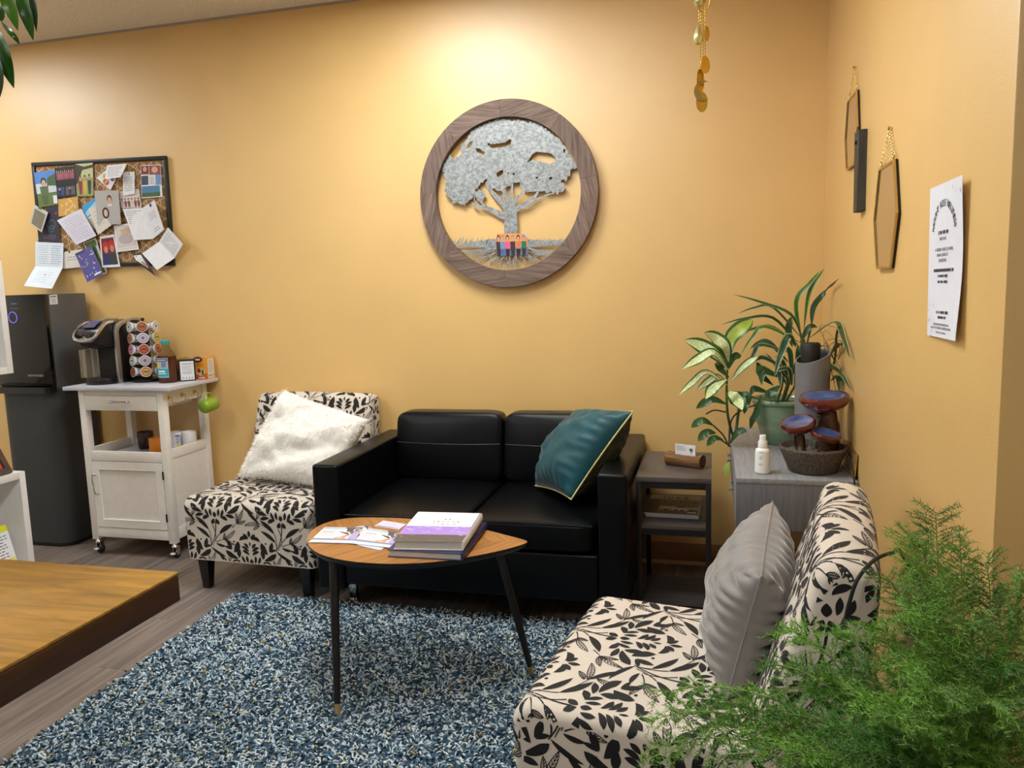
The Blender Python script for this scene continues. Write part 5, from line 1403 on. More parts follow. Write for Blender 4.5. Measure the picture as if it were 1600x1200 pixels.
TB = [([(594, 850), (594, 780), (592, 720)], .056, .052), ([(580, 745), (540, 735), (500, 715), (440, 690), (395, 690), (365, 660)], .030, .006), ([(582, 720), (555, 680), (510, 630), (475, 590), (450, 540)], .028, .010),
      ([(592, 720), (575, 660), (560, 600), (550, 560)], .020, .008), ([(597, 715), (597, 650), (600, 590), (604, 520)], .018, .006), ([(598, 700), (620, 655), (645, 620), (680, 590)], .017, .008), ([(602, 720), (640, 690), (700, 655), (745, 615), (750, 575)], .024, .006),
      ([(620, 712), (660, 690), (700, 690), (728, 668)], .014, .004), ([(680, 670), (740, 645), (800, 620), (850, 605)], .011, .005), ([(470, 702), (420, 660), (400, 630)], .010, .004), ([(530, 650), (548, 620), (552, 590)], .010, .005), ([(395, 690), (380, 640), (385, 585)], .005, .003)]
for k, (pts, w0, w1) in enumerate(TB): g.prism(branch(pts, w0, w1), -.0246 - .00012 * k, -.0232 - .00012 * k, pr)
g.build('trunk', M_galv, ta)
# grass strip with blades, and roots
gt = [tp2(*q) for q in [(235, 918), (300, 910), (345, 898), (400, 888), (450, 880), (500, 874), (560, 868), (600, 870), (650, 872), (700, 878), (760, 884), (830, 884), (890, 878), (945, 872)]]
gb = [tp2(*q) for q in [(975, 900), (860, 912), (740, 922), (600, 928), (450, 925), (330, 922), (235, 928)]]
g = G(); g.prism(gt + gb, -.0250, -.0236, pr)
rj = random.Random(3)
for k in range(46):
    u = 260 + k * 15 + rj.uniform(-5, 5); base = tp2(u, 905); h = rj.uniform(.018, .040); ln_ = (rj.uniform(-.022, -.006) if u < 560 else rj.uniform(.004, .022)) * (-1 if u < 560 else 1)
    w = .006
    g.prism([(base[0] - w, base[1]), (base[0] + w, base[1]), (base[0] + ln_, base[1] + h)], -.0252, -.0240, pr)
g.build('grass', M_galv, ta)
g = G()
for k in range(30):
    t = k / 29; sx = 500 + 190 * t; ex = 290 + 590 * t; ey = 950 + 115 * math.sin(math.pi * t) * rj.uniform(.75, 1.05); mx_, my_ = (sx + ex) / 2 + rj.uniform(-12, 12), 930 + (ey - 930) * rj.uniform(.25, .6)
    g.prism(branch([(sx, 922), ((sx + mx_) / 2, 930 + rj.uniform(0, 12)), (mx_, my_), (ex + rj.uniform(-14, 14), (my_ + ey) / 2), (ex, ey)], .0055, .0026), -.0250 - k * .00005, -.0238 - k * .00005, pr)
    if k % 2: g.prism(branch([(mx_, my_), (mx_ + rj.uniform(-18, 18), my_ + 18), (mx_ + rj.uniform(-30, 30), min(1050, my_ + 40))], .0035, .002), -.0268, -.0256, pr)
g.build('roots', M_galv, ta)
# group photograph tucked on the tree
q = [P(640 + a / 3.75, 140 + b / 3.75, y=W - .0285) for a, b in ((510, 845), (690, 842), (693, 970), (514, 976))]
gph = thing('photograph', 'small group photograph stuck on the trunk of the metal tree', 'photograph', tuple(q[3].lerp(q[2], .5)), world=True)
slab(q, .0005).build('sheet', M_paper, gph)
d = Decal(q); d.n = Vector((0, -1, 0)) if d.n.y > 0 else d.n
d.rect(0, 0, 1, .62, (236, 152, 84)).rect(0, .62, 1, 1, (110, 110, 128)).rect(.84, 0, 1, .16, (200, 190, 190)).rect(0, .5, .12, .8, (60, 60, 84))
for u, tp_, lg2, hr in ((.06, (60, 44, 44), (40, 40, 50), (40, 30, 26)), (.19, (120, 140, 176), (70, 100, 160), (160, 130, 100)), (.35, (222, 90, 140), (30, 30, 40), (50, 34, 28)), (.52, (60, 44, 44), (40, 40, 48), (170, 130, 96)), (.70, (206, 120, 90), (24, 24, 30), (40, 28, 24)), (.88, (30, 110, 80), (40, 34, 70), (120, 110, 104))):
    d.person(u, .08, .92, .17, tp_, lg2, hair=hr)
d.build(gph)

# ================================================================ HEXAGON MIRRORS, WALL BLOCK AND NOTICE ON THE SIDE WALL
M_mirror = mat('mirror_glass', (226, 222, 214), .03, metal=1.0, noise=(3, .01))
def hexmirror(label, cy, hz, wt, wm, z0, z1, z2, zc, yc, xo=.008):
    t = thing('hexagon_mirror', label, 'mirror', (RX, cy, z2), group='brass hexagon mirrors', world=True)
    pts = [(cy + wt, z0), (cy - wt, z0), (cy - wm, z1), (cy - wt * .93, z2), (cy + wt * .93, z2), (cy + wm, z1)]
    g = G(); g.prism(pts, RX - .002, RX - xo, lambda u, v, w: (w, u, v)); g.build('back_plate', M_black, t)
    c = (cy, (z0 + z2) / 2); ins = [(c[0] + (a - c[0]) * .955, c[1] + (b - c[1]) * .955) for a, b in pts]
    G().add([(RX - xo - .0012, a, b) for a, b in ins], [tuple(range(6))[::-1]]).build('glass', M_mirror, t)
    g = G()
    for i in range(6):
        a, b = pts[i], pts[(i + 1) % 6]; a2, b2_ = ins[i], ins[(i + 1) % 6]
        g.prism([a, b, b2_, a2], RX - xo + .001, RX - xo - .005, lambda u, v, w: (w, u, v))
    g.build('brass_rim', M_brass, t)
    ap = Vector((RX - .006, yc, zc)); g = G(); rg_ = G()
    for s in (-1, 1):
        st = Vector((RX - xo, cy + s * wt * .80, z0 + .008))
        n = 18
        for k in range(n + 1):
            p = st.lerp(ap, k / n)
            rg_.tube([p + Vector((0, .0032 * math.cos(a), .0042 * math.sin(a))) if k % 2 else p + Vector((.0032 * math.cos(a), 0, .0042 * math.sin(a))) for a in [2 * math.pi * j / 8 for j in range(8)]], .0008, 4, closed=True)
        g.tube([st + Vector((0, .009 * math.cos(a), .004 + .009 * math.sin(a))) for a in [2 * math.pi * j / 14 for j in range(14)]], .0016, 6, closed=True)
        g.build('hanging_ring', M_brass, t, smooth=True); g = G()
    rg_.build('chain', M_brass, t, smooth=True)
    G().lathe([(0, 0), (.003, 0), (.003, .008), (.006, .009), (.005, .012), (0, .012)], 10, (RX, yc, zc), Matrix.Rotation(R(-90), 3, 'Y'), False, False).build('nail', M_brass, t, smooth=True)
hexmirror('brass hexagon mirror on a chain, the one nearer the paper notice', 2.452, 0, .100, .155, 1.710, 1.563, 1.417, 1.806, 2.44)
hexmirror('brass hexagon mirror on a chain, the one nearer the corner', 3.068, 0, .090, .130, 2.032, 1.902, 1.784, 2.125, 3.055)
wb = thing('wall_block', 'dark wooden wall block between the two hexagon mirrors', 'wall decoration', (RX, 2.87, 1.62), world=True)
blk = [(2.895, 0), (2.890, .020), (2.880, .027), (2.814, .026), (2.810, 0)]
M_slate = wood_mat('slate_green_wood', (40, 38, 32), (66, 62, 52), scale=(60, 60, 6), rough=.6, bump=.3)
g = G(); zb_, zt_ = 1.610, 1.872
vs = [(RX - b, a, zb_) for a, b in blk] + [(RX - b * 1.05, a, zt_) for a, b in blk]; n = len(blk)
g.add(vs, [tuple(range(n)), tuple(range(n, 2 * n))[::-1]] + [(i, i + n, (i + 1) % n + n, (i + 1) % n) for i in range(n)])
g.build('block', M_slate, wb, bevel=.002, seg=1)
G().box(RX - .034, RX - .0268, 2.836, 2.848, 1.828, 1.840).build('knob', M_black, wb, bevel=.001)

po = thing('notice', 'white printed notice taped to the side wall under the arched heading', 'notice', (RX, 1.85, 1.26), world=True)
po['label'] = 'white printed paper notice with an arched heading taped to the side wall'
TLp, TRp, BRp, BLp = Vector((RX - .004, 1.996, 1.591)), Vector((RX - .010, 1.722, 1.588)), Vector((RX - .014, 1.714, 1.264)), Vector((RX - .004, 1.976, 1.258))
def psurf(u, v, off=0.0):
    p = TLp.lerp(TRp, u).lerp(BLp.lerp(BRp, u), v)
    return p + Vector((-.004 * math.sin(v * 5 + u * 2) * u - off - .0005, 0, 0))
g = G(); g.grid(lambda a, b: psurf(a, b), 12, 16); g.grid(lambda a, b: psurf(a, b) + Vector((.0006, 0, 0)), 12, 16, flip=True)
g.build('sheet', mat('notice_paper', (228, 230, 240), .7, noise=(30, .02)), po, smooth=True)
M_ink = mat('notice_ink', (62, 62, 72), .7, noise=(40, .05)); M_inkl = mat('notice_ink_light', (150, 150, 160), .7, noise=(40, .05)); M_inkp = mat('notice_ink_pale', (176, 178, 190), .7, noise=(40, .05))
def letter_row(s, path_fn, size, m, name):
    """letters set one by one along path_fn(t)->(u,v,angle); joined into one print"""
    bm = bmesh.new(); n = len(s)
    for i, chx in enumerate(s):
        if chx == ' ': continue
        u, v, ang = path_fn(i / max(1, n - 1))
        o_ = psurf(u, v, .0012); xd = (psurf(u + .01, v) - psurf(u - .01, v)).normalized(); yd = (psurf(u, v - .01) - psurf(u, v + .01)).normalized()
        x2 = xd * math.cos(ang) + yd * math.sin(ang); y2 = -xd * math.sin(ang) + yd * math.cos(ang)
        lo_ = text_mesh('lettering_tmp', chx, size, m, None, o_, x2, y2, extrude=.0002)
        bm.from_mesh(lo_.data); bpy.data.objects.remove(lo_)
    me = bpy.data.meshes.new(name); bm.to_mesh(me); bm.free(); me.transform(INV[po.name]); me.materials.append(m)
    o = bpy.data.objects.new(name, me); COL.objects.link(o); o.parent = po
def arc(t):
    a = math.pi * (.97 - .94 * t)
    return (.50 + .33 * math.cos(a), .30 - .17 * math.sin(a), a - math.pi / 2)
letter_row('RADIANT ROSE WELLNESS', arc, .021, M_ink, 'heading_lettering')
def word_rows(rows, m, name, seed):
    g = G(); rj_ = random.Random(seed)
    for v, u0, u1, h in rows:
        u = u0
        while u < u1:
            w = min(rj_.uniform(.018, .030), u1 - u)
            hh = h * rj_.uniform(1.1, 1.6)
            g.add([psurf(a, b, .0008) for a, b in ((u, v - hh / 2), (u + w * .82, v - hh / 2), (u + w * .82, v + hh / 2), (u, v + hh / 2))], [(0, 1, 2, 3)])
            u += w + (.022 if rj_.random() < .16 else 0)
    stuff(g.build(name, m, po))
word_rows([(.315, .34, .64, .016), (.560, .20, .78, .014), (.597, .33, .62, .013), (.635, .33, .62, .013), (.835, .30, .68, .013), (.868, .36, .62, .012)], M_ink, 'body_print', 2)
word_rows([(.355, .38, .58, .013), (.425, .24, .76, .014), (.460, .30, .64, .014), (.495, .36, .58, .014), (.915, .22, .76, .010), (.938, .14, .82, .010), (.968, .32, .66, .009)], M_inkl, 'small_print', 5)
g = G(); rj = random.Random(8)
for k in range(34):            # sketched leaves in two corners of the sheet
    top_ = k < 18
    u, v = (rj.uniform(.62, .97), rj.uniform(.01, .12)) if top_ else (rj.uniform(.02, .2), rj.uniform(.80, .985))
    if top_ and v > .05 and u < .8: continue
    a = rj.uniform(0, 6.28); L = rj.uniform(.02, .05)
    g.add([psurf(u, v, .0007), psurf(u + L * math.cos(a) + .008, v + L * .5 * math.sin(a), .0007), psurf(u + 1.6 * L * math.cos(a), v + L * .9 * math.sin(a), .0007), psurf(u + L * math.cos(a) - .008, v + L * .6 * math.sin(a), .0007)], [(0, 1, 2, 3)])
stuff(g.build('leaf_sketch', M_inkp, po))

# ================================================================ GOLD HANGING ORNAMENT
ch = thing('hanging_mobile', 'gold hanging mobile of discs, drops and a crescent moon on fine chains', 'mobile', (-.042, 3.0, CZ), world=True)
def chain(pts, r, par, nm='chain'):
    g = G()
    for k, p in enumerate(pts): g.ell(p, r, r, r * 1.5, 6, 4)
    g.tube(pts, r * .35, 4); return g.build(nm, M_gold, par, smooth=True)
cxm, cym = -.042, 3.0
for dx, dy, zend in ((-.012, 0, 2.315), (.003, .006, 2.10), (.010, -.004, 2.20), (-.006, .004, 2.165)):
    n = int((CZ - .02 - zend) / .011)
    chain([Vector((cxm + dx, cym + dy, zend + (CZ - .02 - zend) * k / n)) for k in range(n + 1)], .0026, ch)
def disc(c, rx, rz, rot, nm='disc', m=M_gold):
    Mx = Matrix.Rotation(rot, 3, 'Z') @ Matrix.Rotation(R(90), 3, 'X')
    g = G(); g.lathe([(0, -.0006), (1, -.0006), (1, .0006), (0, .0006)], 26, (0, 0, 0), None, False, False)
    g.v = [tuple(Mx @ Vector((v[0] * rx, v[1] * rz, v[2])) + Vector(c)) for v in g.v]
    return g.build(nm, m, ch)
def drop(c, r, h):
    G().lathe([(0, 0), (r * .6, .06 * h), (r, .28 * h), (r * .85, .5 * h), (r * .42, .78 * h), (r * .12, .95 * h), (0, h)], 18, c, None, False, False).build('drop', mat('pale_gold', (214, 206, 140), .25, metal=.7, noise=(20, .1)), ch, smooth=True)
drop((cxm - .014, cym, 2.238), .019, .075)
disc((cxm + .016, cym + .01, 2.278), .014, .026, R(50))
disc((cxm + .011, cym, 2.168), .024, .030, R(48))
disc((cxm - .006, cym - .004, 2.115), .026, .040, R(60))
disc((cxm - .001, cym, 2.040), .021, .036, R(12))
pts = []
for k in range(15): a = R(60 + 240 * k / 14); pts.append((.032 * math.cos(a), .036 * math.sin(a)))
for k in range(15): a = R(290 - 220 * k / 14); pts.append((.014 + .026 * math.cos(a), .030 * math.sin(a)))
G().prism(pts, -.0006, .0006, lambda u, v, w: (cxm + .003 + u, cym - .006 + w, 2.078 + v)).build('crescent', mat('antique_gold', (140, 110, 52), .35, metal=.8, noise=(30, .15)), ch)
G().tube([(cxm + .022 * math.cos(a) + .004, cym, 2.385 + .034 * math.sin(a)) for a in [2 * math.pi * k / 24 for k in range(24)]], .0022, 6, closed=True).build('hoop', M_gold, ch, smooth=True)
drop((cxm - .010, cym + .004, 2.368), .020, .060)
G().lathe([(0, -.02), (.006, -.02), (.018, 0), (0, 0)], 14, (cxm, cym, CZ), None, False, False).build('ceiling_hook', M_brass, ch, smooth=True)
# ================================================================ FLOATING CABINET IN THE CORNER
M_cab = wood_mat('grey_laminate', (122, 122, 126), (150, 150, 154), scale=(90, 5, 90), rough=.45, bump=.06)
M_cabd = wood_mat('dark_grey_laminate', (92, 92, 97), (112, 112, 118), scale=(90, 90, 5), rough=.5, bump=.06)
cb = thing('floating_cabinet', 'grey wall-hung cabinet in the corner under the plants and fountain', 'cabinet', (.28, 3.29, .515), world=True)
qx0, qx1, qy0, qy1 = .078, RX - .002, 2.79, 3.79
G().box(qx0, qx1, qy0, qy1, .682, .70).build('cabinet_top', M_cab, cb, bevel=.0015)
G().box(qx0 + .001, qx1, qy0 + .002, qy0 + .018, .515, .6815).build('end_panel', M_cabd, cb, bevel=.001)
G().box(qx0 + .02, qx1, qy0 + .0185, qy1, .515, .6815).build('carcass', M_cabd, cb)
for k in range(2):
    a = qy0 + .02 + k * .485
    dr = G().box(qx0 + .001, qx0 + .0195, a + .002, a + .480, .518, .679).build('drawer_front', M_cab, cb, bevel=.001)
    g = G(); ym = a + .24
    g.box(qx0 - .018, qx0 - .010, ym - .06, ym + .06, .60, .612); g.box(qx0 - .0105, qx0 + .0012, ym - .055, ym - .045, .60, .612); g.box(qx0 - .0105, qx0 + .0012, ym + .045, ym + .055, .60, .612)
    g.build('handle', M_chrome, dr, bevel=.001)
# --- white spray bottle
sb = thing('spray_bottle', 'small white spray bottle on the grey cabinet', 'bottle', (.173, 2.878, .7005))
M_wpl = mat('white_plastic', (232, 232, 228), .35, noise=(10, .02))
G().lathe([(0, 0), (.023, 0), (.0265, .003), (.0268, .008), (.0262, .078), (.024, .088), (.016, .093), (.014, .094), (0, .094)], 28, (0, 0, 0), None, False, False).build('body', M_wpl, sb, smooth=True, angle=50)
G().lathe([(0, .0945), (.0165, .0945), (.0165, .116), (.0155, .118), (0, .118)], 24, (0, 0, 0), None, False, False).build('collar', M_wpl, sb, smooth=True, angle=40)
G().lathe([(0, .1185), (.0115, .1185), (.0115, .138), (.0105, .1395), (0, .1395)], 20, (0, 0, 0), None, False, False).build('nozzle', M_wpl, sb, smooth=True, angle=40)
ca = math.atan2(-2.878, -.173); g = G()
for z, w, h in ((.080, .28, .002), (.062, .2, .0022), (.056, .13, .0022), (.038, .3, .0014), (.034, .3, .0014)):
    vs = []
    for i in range(7):
        a = ca - .25 - w + 2 * w * i / 6
        for zz in (z, z + h): vs.append((.0270 * math.cos(a), .0270 * math.sin(a), zz))
    g.add(vs, [(2 * i, 2 * i + 2, 2 * i + 3, 2 * i + 1) for i in range(6)])
g.build('label_print', flat((150, 150, 150)), sb)
# --- mushroom fountain
fo = thing('tabletop_fountain', 'brown stone tabletop fountain with three glazed mushroom dishes on the grey cabinet', 'fountain', (.350, 2.935, .7005))
M_stone = mat('speckled_stone', (84, 72, 62), .75, noise=(170, .75), bump=(110, .6))
M_redgl = mat('red_brown_glaze', (104, 34, 20), .16, noise=(22, .35), coat=.6)
M_blue = mat('blue_glaze', (40, 62, 120), .10, noise=(26, .5), col2=(96, 110, 150), coat=.8)
M_brgl = mat('brown_glaze_stem', (70, 42, 20), .18, noise=(14, .3), coat=.5)
M_water = mat('water', (170, 180, 182), .03, trans=.7, ior=1.33, noise=(18, .1), bump=(26, .4))
G().lathe([(0, 0), (.078, 0), (.084, .006), (.100, .045), (.116, .082), (.117, .090), (.112, .094), (.106, .090), (.094, .060), (.07, .04), (0, .036)], 36, (0, 0, 0), None, False, False).build('bowl', M_stone, fo, smooth=True, angle=60)
G().lathe([(0, .072), (.05, .0725), (.099, .072)], 30, (0, 0, 0), None, False, False).build('water', M_water, fo, smooth=True)
def dish(cx, cy, z, r, th, tilt, nm='mushroom_dish'):
    Mx = Matrix.Rotation(tilt[0], 3, 'X') @ Matrix.Rotation(tilt[1], 3, 'Y')
    c = (cx, cy, z); g = G()
    g.lathe([(.0, -th * .9), (r * .45, -th * .75), (r * .82, -th * .35), (r * .98, 0), (r, th * .2), (r * .95, th * .42), (r * .86, th * .40)], 30, c, Mx, False, False)
    o = g.build(nm, M_redgl, fo, smooth=True)
    G().lathe([(r * .87, th * .40), (r * .6, th * .24), (r * .3, th * .16), (0, th * .14)], 30, c, Mx, False, False).build('glazed_basin', M_blue, o, smooth=True)
dish(.040, .035, .252, .088, .050, (R(5), R(-3)))
dish(-.052, -.005, .168, .062, .040, (R(14), R(-10)))
dish(.036, -.040, .140, .054, .030, (R(10), R(10)))
g = G()
g.tube(spline([(.052, .055, .06), (.060, .058, .13), (.050, .045, .20), (.042, .036, .222)], 5), [.042] * 4 + [.040] * 4 + [.036] * 4 + [.034] * 4, 18)
g.tube(spline([(-.040, .015, .06), (-.045, .008, .11), (-.052, -.003, .142)], 5), .020, 14)
g.tube(spline([(.030, .0, .06), (.036, -.025, .09), (.036, -.038, .122)], 5), .022, 14)
g.build('mushroom_stems', M_brgl, fo, smooth=True)
g = G(); rj = random.Random(5)
for k in range(9):
    a = rj.uniform(0, 6.28); r = rj.uniform(.05, .085); g.ell((r * math.cos(a), r * math.sin(a), .070), rj.uniform(.010, .018), rj.uniform(.010, .018), .009, 10, 6)
g.build('pebbles', mat('pebble_grey', (96, 96, 84), .3, noise=(30, .3)), fo, smooth=True)
G().tube(spline([(.085, -.03, .082), (.105, -.07, .075), (.114, -.112, .040), (.116, -.150, .010), (.117, -.1525, -.05), (.117, -.153, -.14), (.112, -.16, -.22)], 6), .003, 7).build('power_cord', M_rubber, fo, smooth=True)
# --- grey tube diffuser with a slanted mouth
td = thing('tube_diffuser', 'grey tube with a slanted mouth and black core behind the fountain', 'diffuser', (.372, 3.175, .7005))
M_tube = mat('satin_grey', (116, 114, 114), .5, noise=(12, .05))
n = 36; ro, ri = .064, .059; g = G(); vs = []
hz = lambda x, y: .395 + .42 * (x * .75 + y * .55)
for r_, kind in ((ro, 0), (ro, 1), (ri, 1), (ri, 2)):
    for k in range(n):
        a = 2 * math.pi * k / n; x_, y_ = r_ * math.cos(a), r_ * math.sin(a)
        vs.append((x_, y_, 0 if kind == 0 else (hz(x_, y_) if kind == 1 else .05)))
fs = [(i * n + k, i * n + (k + 1) % n, (i + 1) * n + (k + 1) % n, (i + 1) * n + k) for i in range(3) for k in range(n)] + [tuple(range(n))[::-1], tuple(range(3 * n, 4 * n))]
g.add(vs, fs); g.build('tube', M_tube, td, smooth=True, angle=50)
Mx = Matrix.Rotation(R(-14), 3, 'Y')
core = G().lathe([(0, .30), (.034, .30), (.036, .40), (.036, .440), (.032, .446), (0, .446)], 28, (-.008, .004, 0), None, False, False).build('core', mat('matte_black', (24, 20, 18), .6), td, smooth=True, angle=40)
g = G()
for k in range(5): g.box(-.030 + k * .0105, -.025 + k * .0105, -.016, .022, .4462, .4478)
g.build('vent_slots', mat('slot_black', (5, 5, 5), .8, noise=(20, .1)), core)
# --- gold-edged frame leaning on the wall behind the fountain
gf = thing('small_frame', 'thin gold-edged frame leaning on the side wall behind the fountain', 'frame', (RX - .012, 2.97, .7005), world=True)
q = [Vector((RX - .006, 3.08, .79)), Vector((RX - .006, 2.815, .79)), Vector((RX - .013, 2.815, .702)), Vector((RX - .013, 3.08, .702))]
slab(q, .004).build('panel', mat('frame_tan', (150, 116, 60), .5, noise=(20, .1)), gf)
g = G()
for i in range(4): g.tube([q[i], q[(i + 1) % 4]], .0028, 6)
g.build('gold_rim', M_brass, gf)

# ================================================================ PLANTS IN THE GREEN POT
gpot = thing('plant_pot', 'green glazed ribbed plant pot on the grey cabinet', 'plant pot', (.282, 3.435, .7005))
M_celadon = mat('celadon_glaze', (98, 134, 108), .22, noise=(9, .25), coat=.4, stretch=(1, 1, 3), col2=(150, 160, 128))
prof = [(0, 0), (.066, 0), (.072, .004), (.088, .045), (.104, .10), (.114, .150), (.117, .172), (.122, .174), (.124, .180), (.124, .190), (.120, .194), (.112, .190), (.108, .165), (0, .160)]
nn_ = 64; g = G(); vs = []; fs = []
for i, (r_, z_) in enumerate(prof):
    for k in range(nn_):
        rb = 1 + (.012 * math.cos(k * math.pi * 2 * 32 / nn_) if 0 < i < 6 else 0)
        a = 2 * math.pi * k / nn_; vs.append((r_ * rb * math.cos(a), r_ * rb * math.sin(a), z_))
for i in range(len(prof) - 1):
    for k in range(nn_): fs.append((i * nn_ + k, i * nn_ + (k + 1) % nn_, (i + 1) * nn_ + (k + 1) % nn_, (i + 1) * nn_ + k))
g.add(vs, fs); g.build('pot', M_celadon, gpot, smooth=True, angle=60)
G().lathe([(0, .172), (.06, .171), (.109, .166)], 24, (0, 0, 0), None, False, False).build('soil', mat('potting_soil', (48, 32, 22), .95, noise=(120, .5), bump=(90, .8)), gpot, smooth=True)

def blade(name, pts, w, mats, parent, up=(0, 0, 1), cols=(0, 1, 1, 0), fold=.25, peak=.45, n=12, margin=.35):
    """leaf: centre line pts, greatest width w; cols = material of each strip across"""
    cl = spline(pts, max(2, n // max(1, len(pts) - 1))); m = len(cl); g = G(); U = Vector(up); rows = []
    for i, p in enumerate(cl):
        t = i / (m - 1); a, b = cl[max(i - 1, 0)], cl[min(i + 1, m - 1)]; d = (b - a).normalized()
        s = d.cross(U); s = s.normalized() if s.length > 1e-4 else d.orthogonal().normalized(); nr = s.cross(d).normalized()
        if t <= peak: k = math.sin(math.pi / 2 * (t / peak)) ** .75 if t > 0 else .12
        else: k = math.cos(math.pi / 2 * ((t - peak) / (1 - peak))) ** .85 if t < 1 else 0
        h = w / 2 * max(k, .02)
        off = [-1, -(1 - margin), 0, 1 - margin, 1]
        rows.append([p + s * h * o_ + nr * abs(o_) * h * fold for o_ in off])
    for i in range(m - 1):
        for k in range(4):
            g.cur = cols[k]; g.add([rows[i][k], rows[i][k + 1], rows[i + 1][k + 1], rows[i + 1][k]], [(0, 1, 2, 3)])
    return g.build(name, mats, parent, smooth=True, merge=True, angle=80)
M_lg = mat('leaf_green', (48, 88, 30), .4, noise=(40, .2)); M_lcream = mat('leaf_cream', (206, 220, 166), .42, noise=(140, .3)); M_ldark = mat('leaf_dark_green', (38, 72, 36), .38, noise=(40, .2))
M_lyel = mat('leaf_yellow_green', (150, 170, 60), .42, noise=(40, .15)); M_stem = mat('stem_green', (74, 92, 38), .5, noise=(30, .2)); M_stemb = mat('stem_brown', (64, 46, 28), .6, noise=(30, .2)); M_lgrey = mat('leaf_grey_green', (150, 160, 116), .45, noise=(40, .15))
def cp(a, b, y):
    p = P(1040 + a / 3.334, 410 + b / 3.334, y=y)
    return p if p.x < .462 else P(1040 + a / 3.334, 410 + b / 3.334, x=.462)
df = thing('dumb_cane', 'variegated dumb cane with cream-centred leaves leaning out of the green pot', 'plant', (.2, 3.42, .865), world=True)
crown = spline([Vector((.20, 3.44, .872)), cp(400, 700, 3.44), cp(360, 900, 3.40), cp(325, 800, 3.36), cp(318, 650, 3.35), cp(326, 470, 3.34)], 6)
G().tube(crown, [.0075 - .003 * k / len(crown) for k in range(len(crown))], 8).build('stem', M_stem, df, smooth=True)
for pts in ([Vector((.19, 3.40, .872)), cp(395, 770, 3.38), cp(340, 830, 3.36), cp(330, 960, 3.33)], [cp(330, 960, 3.33), cp(300, 900, 3.33), cp(250, 850, 3.32)], [cp(340, 960, 3.33), cp(275, 915, 3.32)], [cp(315, 780, 3.35), cp(255, 770, 3.35), cp(210, 790, 3.34)]):
    G().tube(spline(pts, 5), .0035, 6).build('stem', M_stemb, df, smooth=True)
DL = [((330, 560), (262, 480), (95, 405), .070, 0, 3.36, 3.30), ((328, 520), (310, 440), (200, 368), .066, 0, 3.34, 3.26), ((330, 500), (340, 400), (455, 298), .072, 1, 3.36, 3.42), ((325, 560), (250, 470), (86, 558), .046, 0, 3.33, 3.22),
      ((320, 640), (215, 572), (68, 692), .030, 0, 3.33, 3.24), ((318, 640), (270, 596), (162, 668), .034, 0, 3.34, 3.30), ((318, 610), (270, 640), (208, 712), .052, 0, 3.31, 3.22), ((335, 670), (350, 690), (400, 770), .070, 0, 3.31, 3.22), ((320, 740), (250, 715), (158, 762), .038, 2, 3.36, 3.33),
      ((250, 850), (200, 825), (133, 862), .036, 2, 3.32, 3.28), ((262, 890), (225, 885), (168, 932), .038, 2, 3.32, 3.28), ((300, 925), (260, 915), (215, 958), .032, 2, 3.32, 3.27), ((335, 945), (370, 890), (425, 880), .032, 2, 3.32, 3.30), ((340, 620), (390, 560), (486, 488), .034, 0, 3.35, 3.36),
      ((330, 600), (290, 560), (262, 520), .034, 2, 3.37, 3.40), ((330, 700), (420, 690), (410, 790), .040, 2, 3.36, 3.30), ((326, 560), (350, 500), (395, 486), .034, 2, 3.38, 3.40)]
for b_, m_, t_, w, kind, y0, y1 in DL:
    pts = [cp(*b_, y0), cp(*m_, (y0 + y1) / 2), cp((m_[0] + t_[0]) / 2, (m_[1] + t_[1]) / 2 - 6, (y0 + y1) / 2), cp(*t_, y1)]
    mats = {0: [M_lg, M_lcream], 1: [M_lg, M_lyel], 2: [M_ldark, M_lg]}[kind]
    blade('leaf', pts, w, mats, df, up=(.05, -.75, .5), margin=.34 if kind != 2 else .4, peak=.62)
    if kind == 0: pass
dc = thing('dracaena', 'dracaena with long arching striped leaves in the green pot', 'plant', (.29, 3.44, .87), world=True)
stalk = spline([Vector((.285, 3.45, .872)), cp(650, 600, 3.44), cp(700, 480, 3.43), cp(718, 400, 3.42)], 6)
G().tube(stalk, .008, 8).build('stem', M_stem, dc, smooth=True)
for pts in ([Vector((.300, 3.46, .872)), cp(690, 600, 3.46), cp(760, 330, 3.47)], [Vector((.26, 3.43, .872)), cp(610, 620, 3.42), cp(590, 500, 3.40)], [Vector((.33, 3.44, .872)), cp(860, 560, 3.46), cp(890, 380, 3.5), cp(905, 330, 3.52)]):
    G().tube(spline(pts, 6), .0045, 7).build('stem', M_stem, dc, smooth=True)
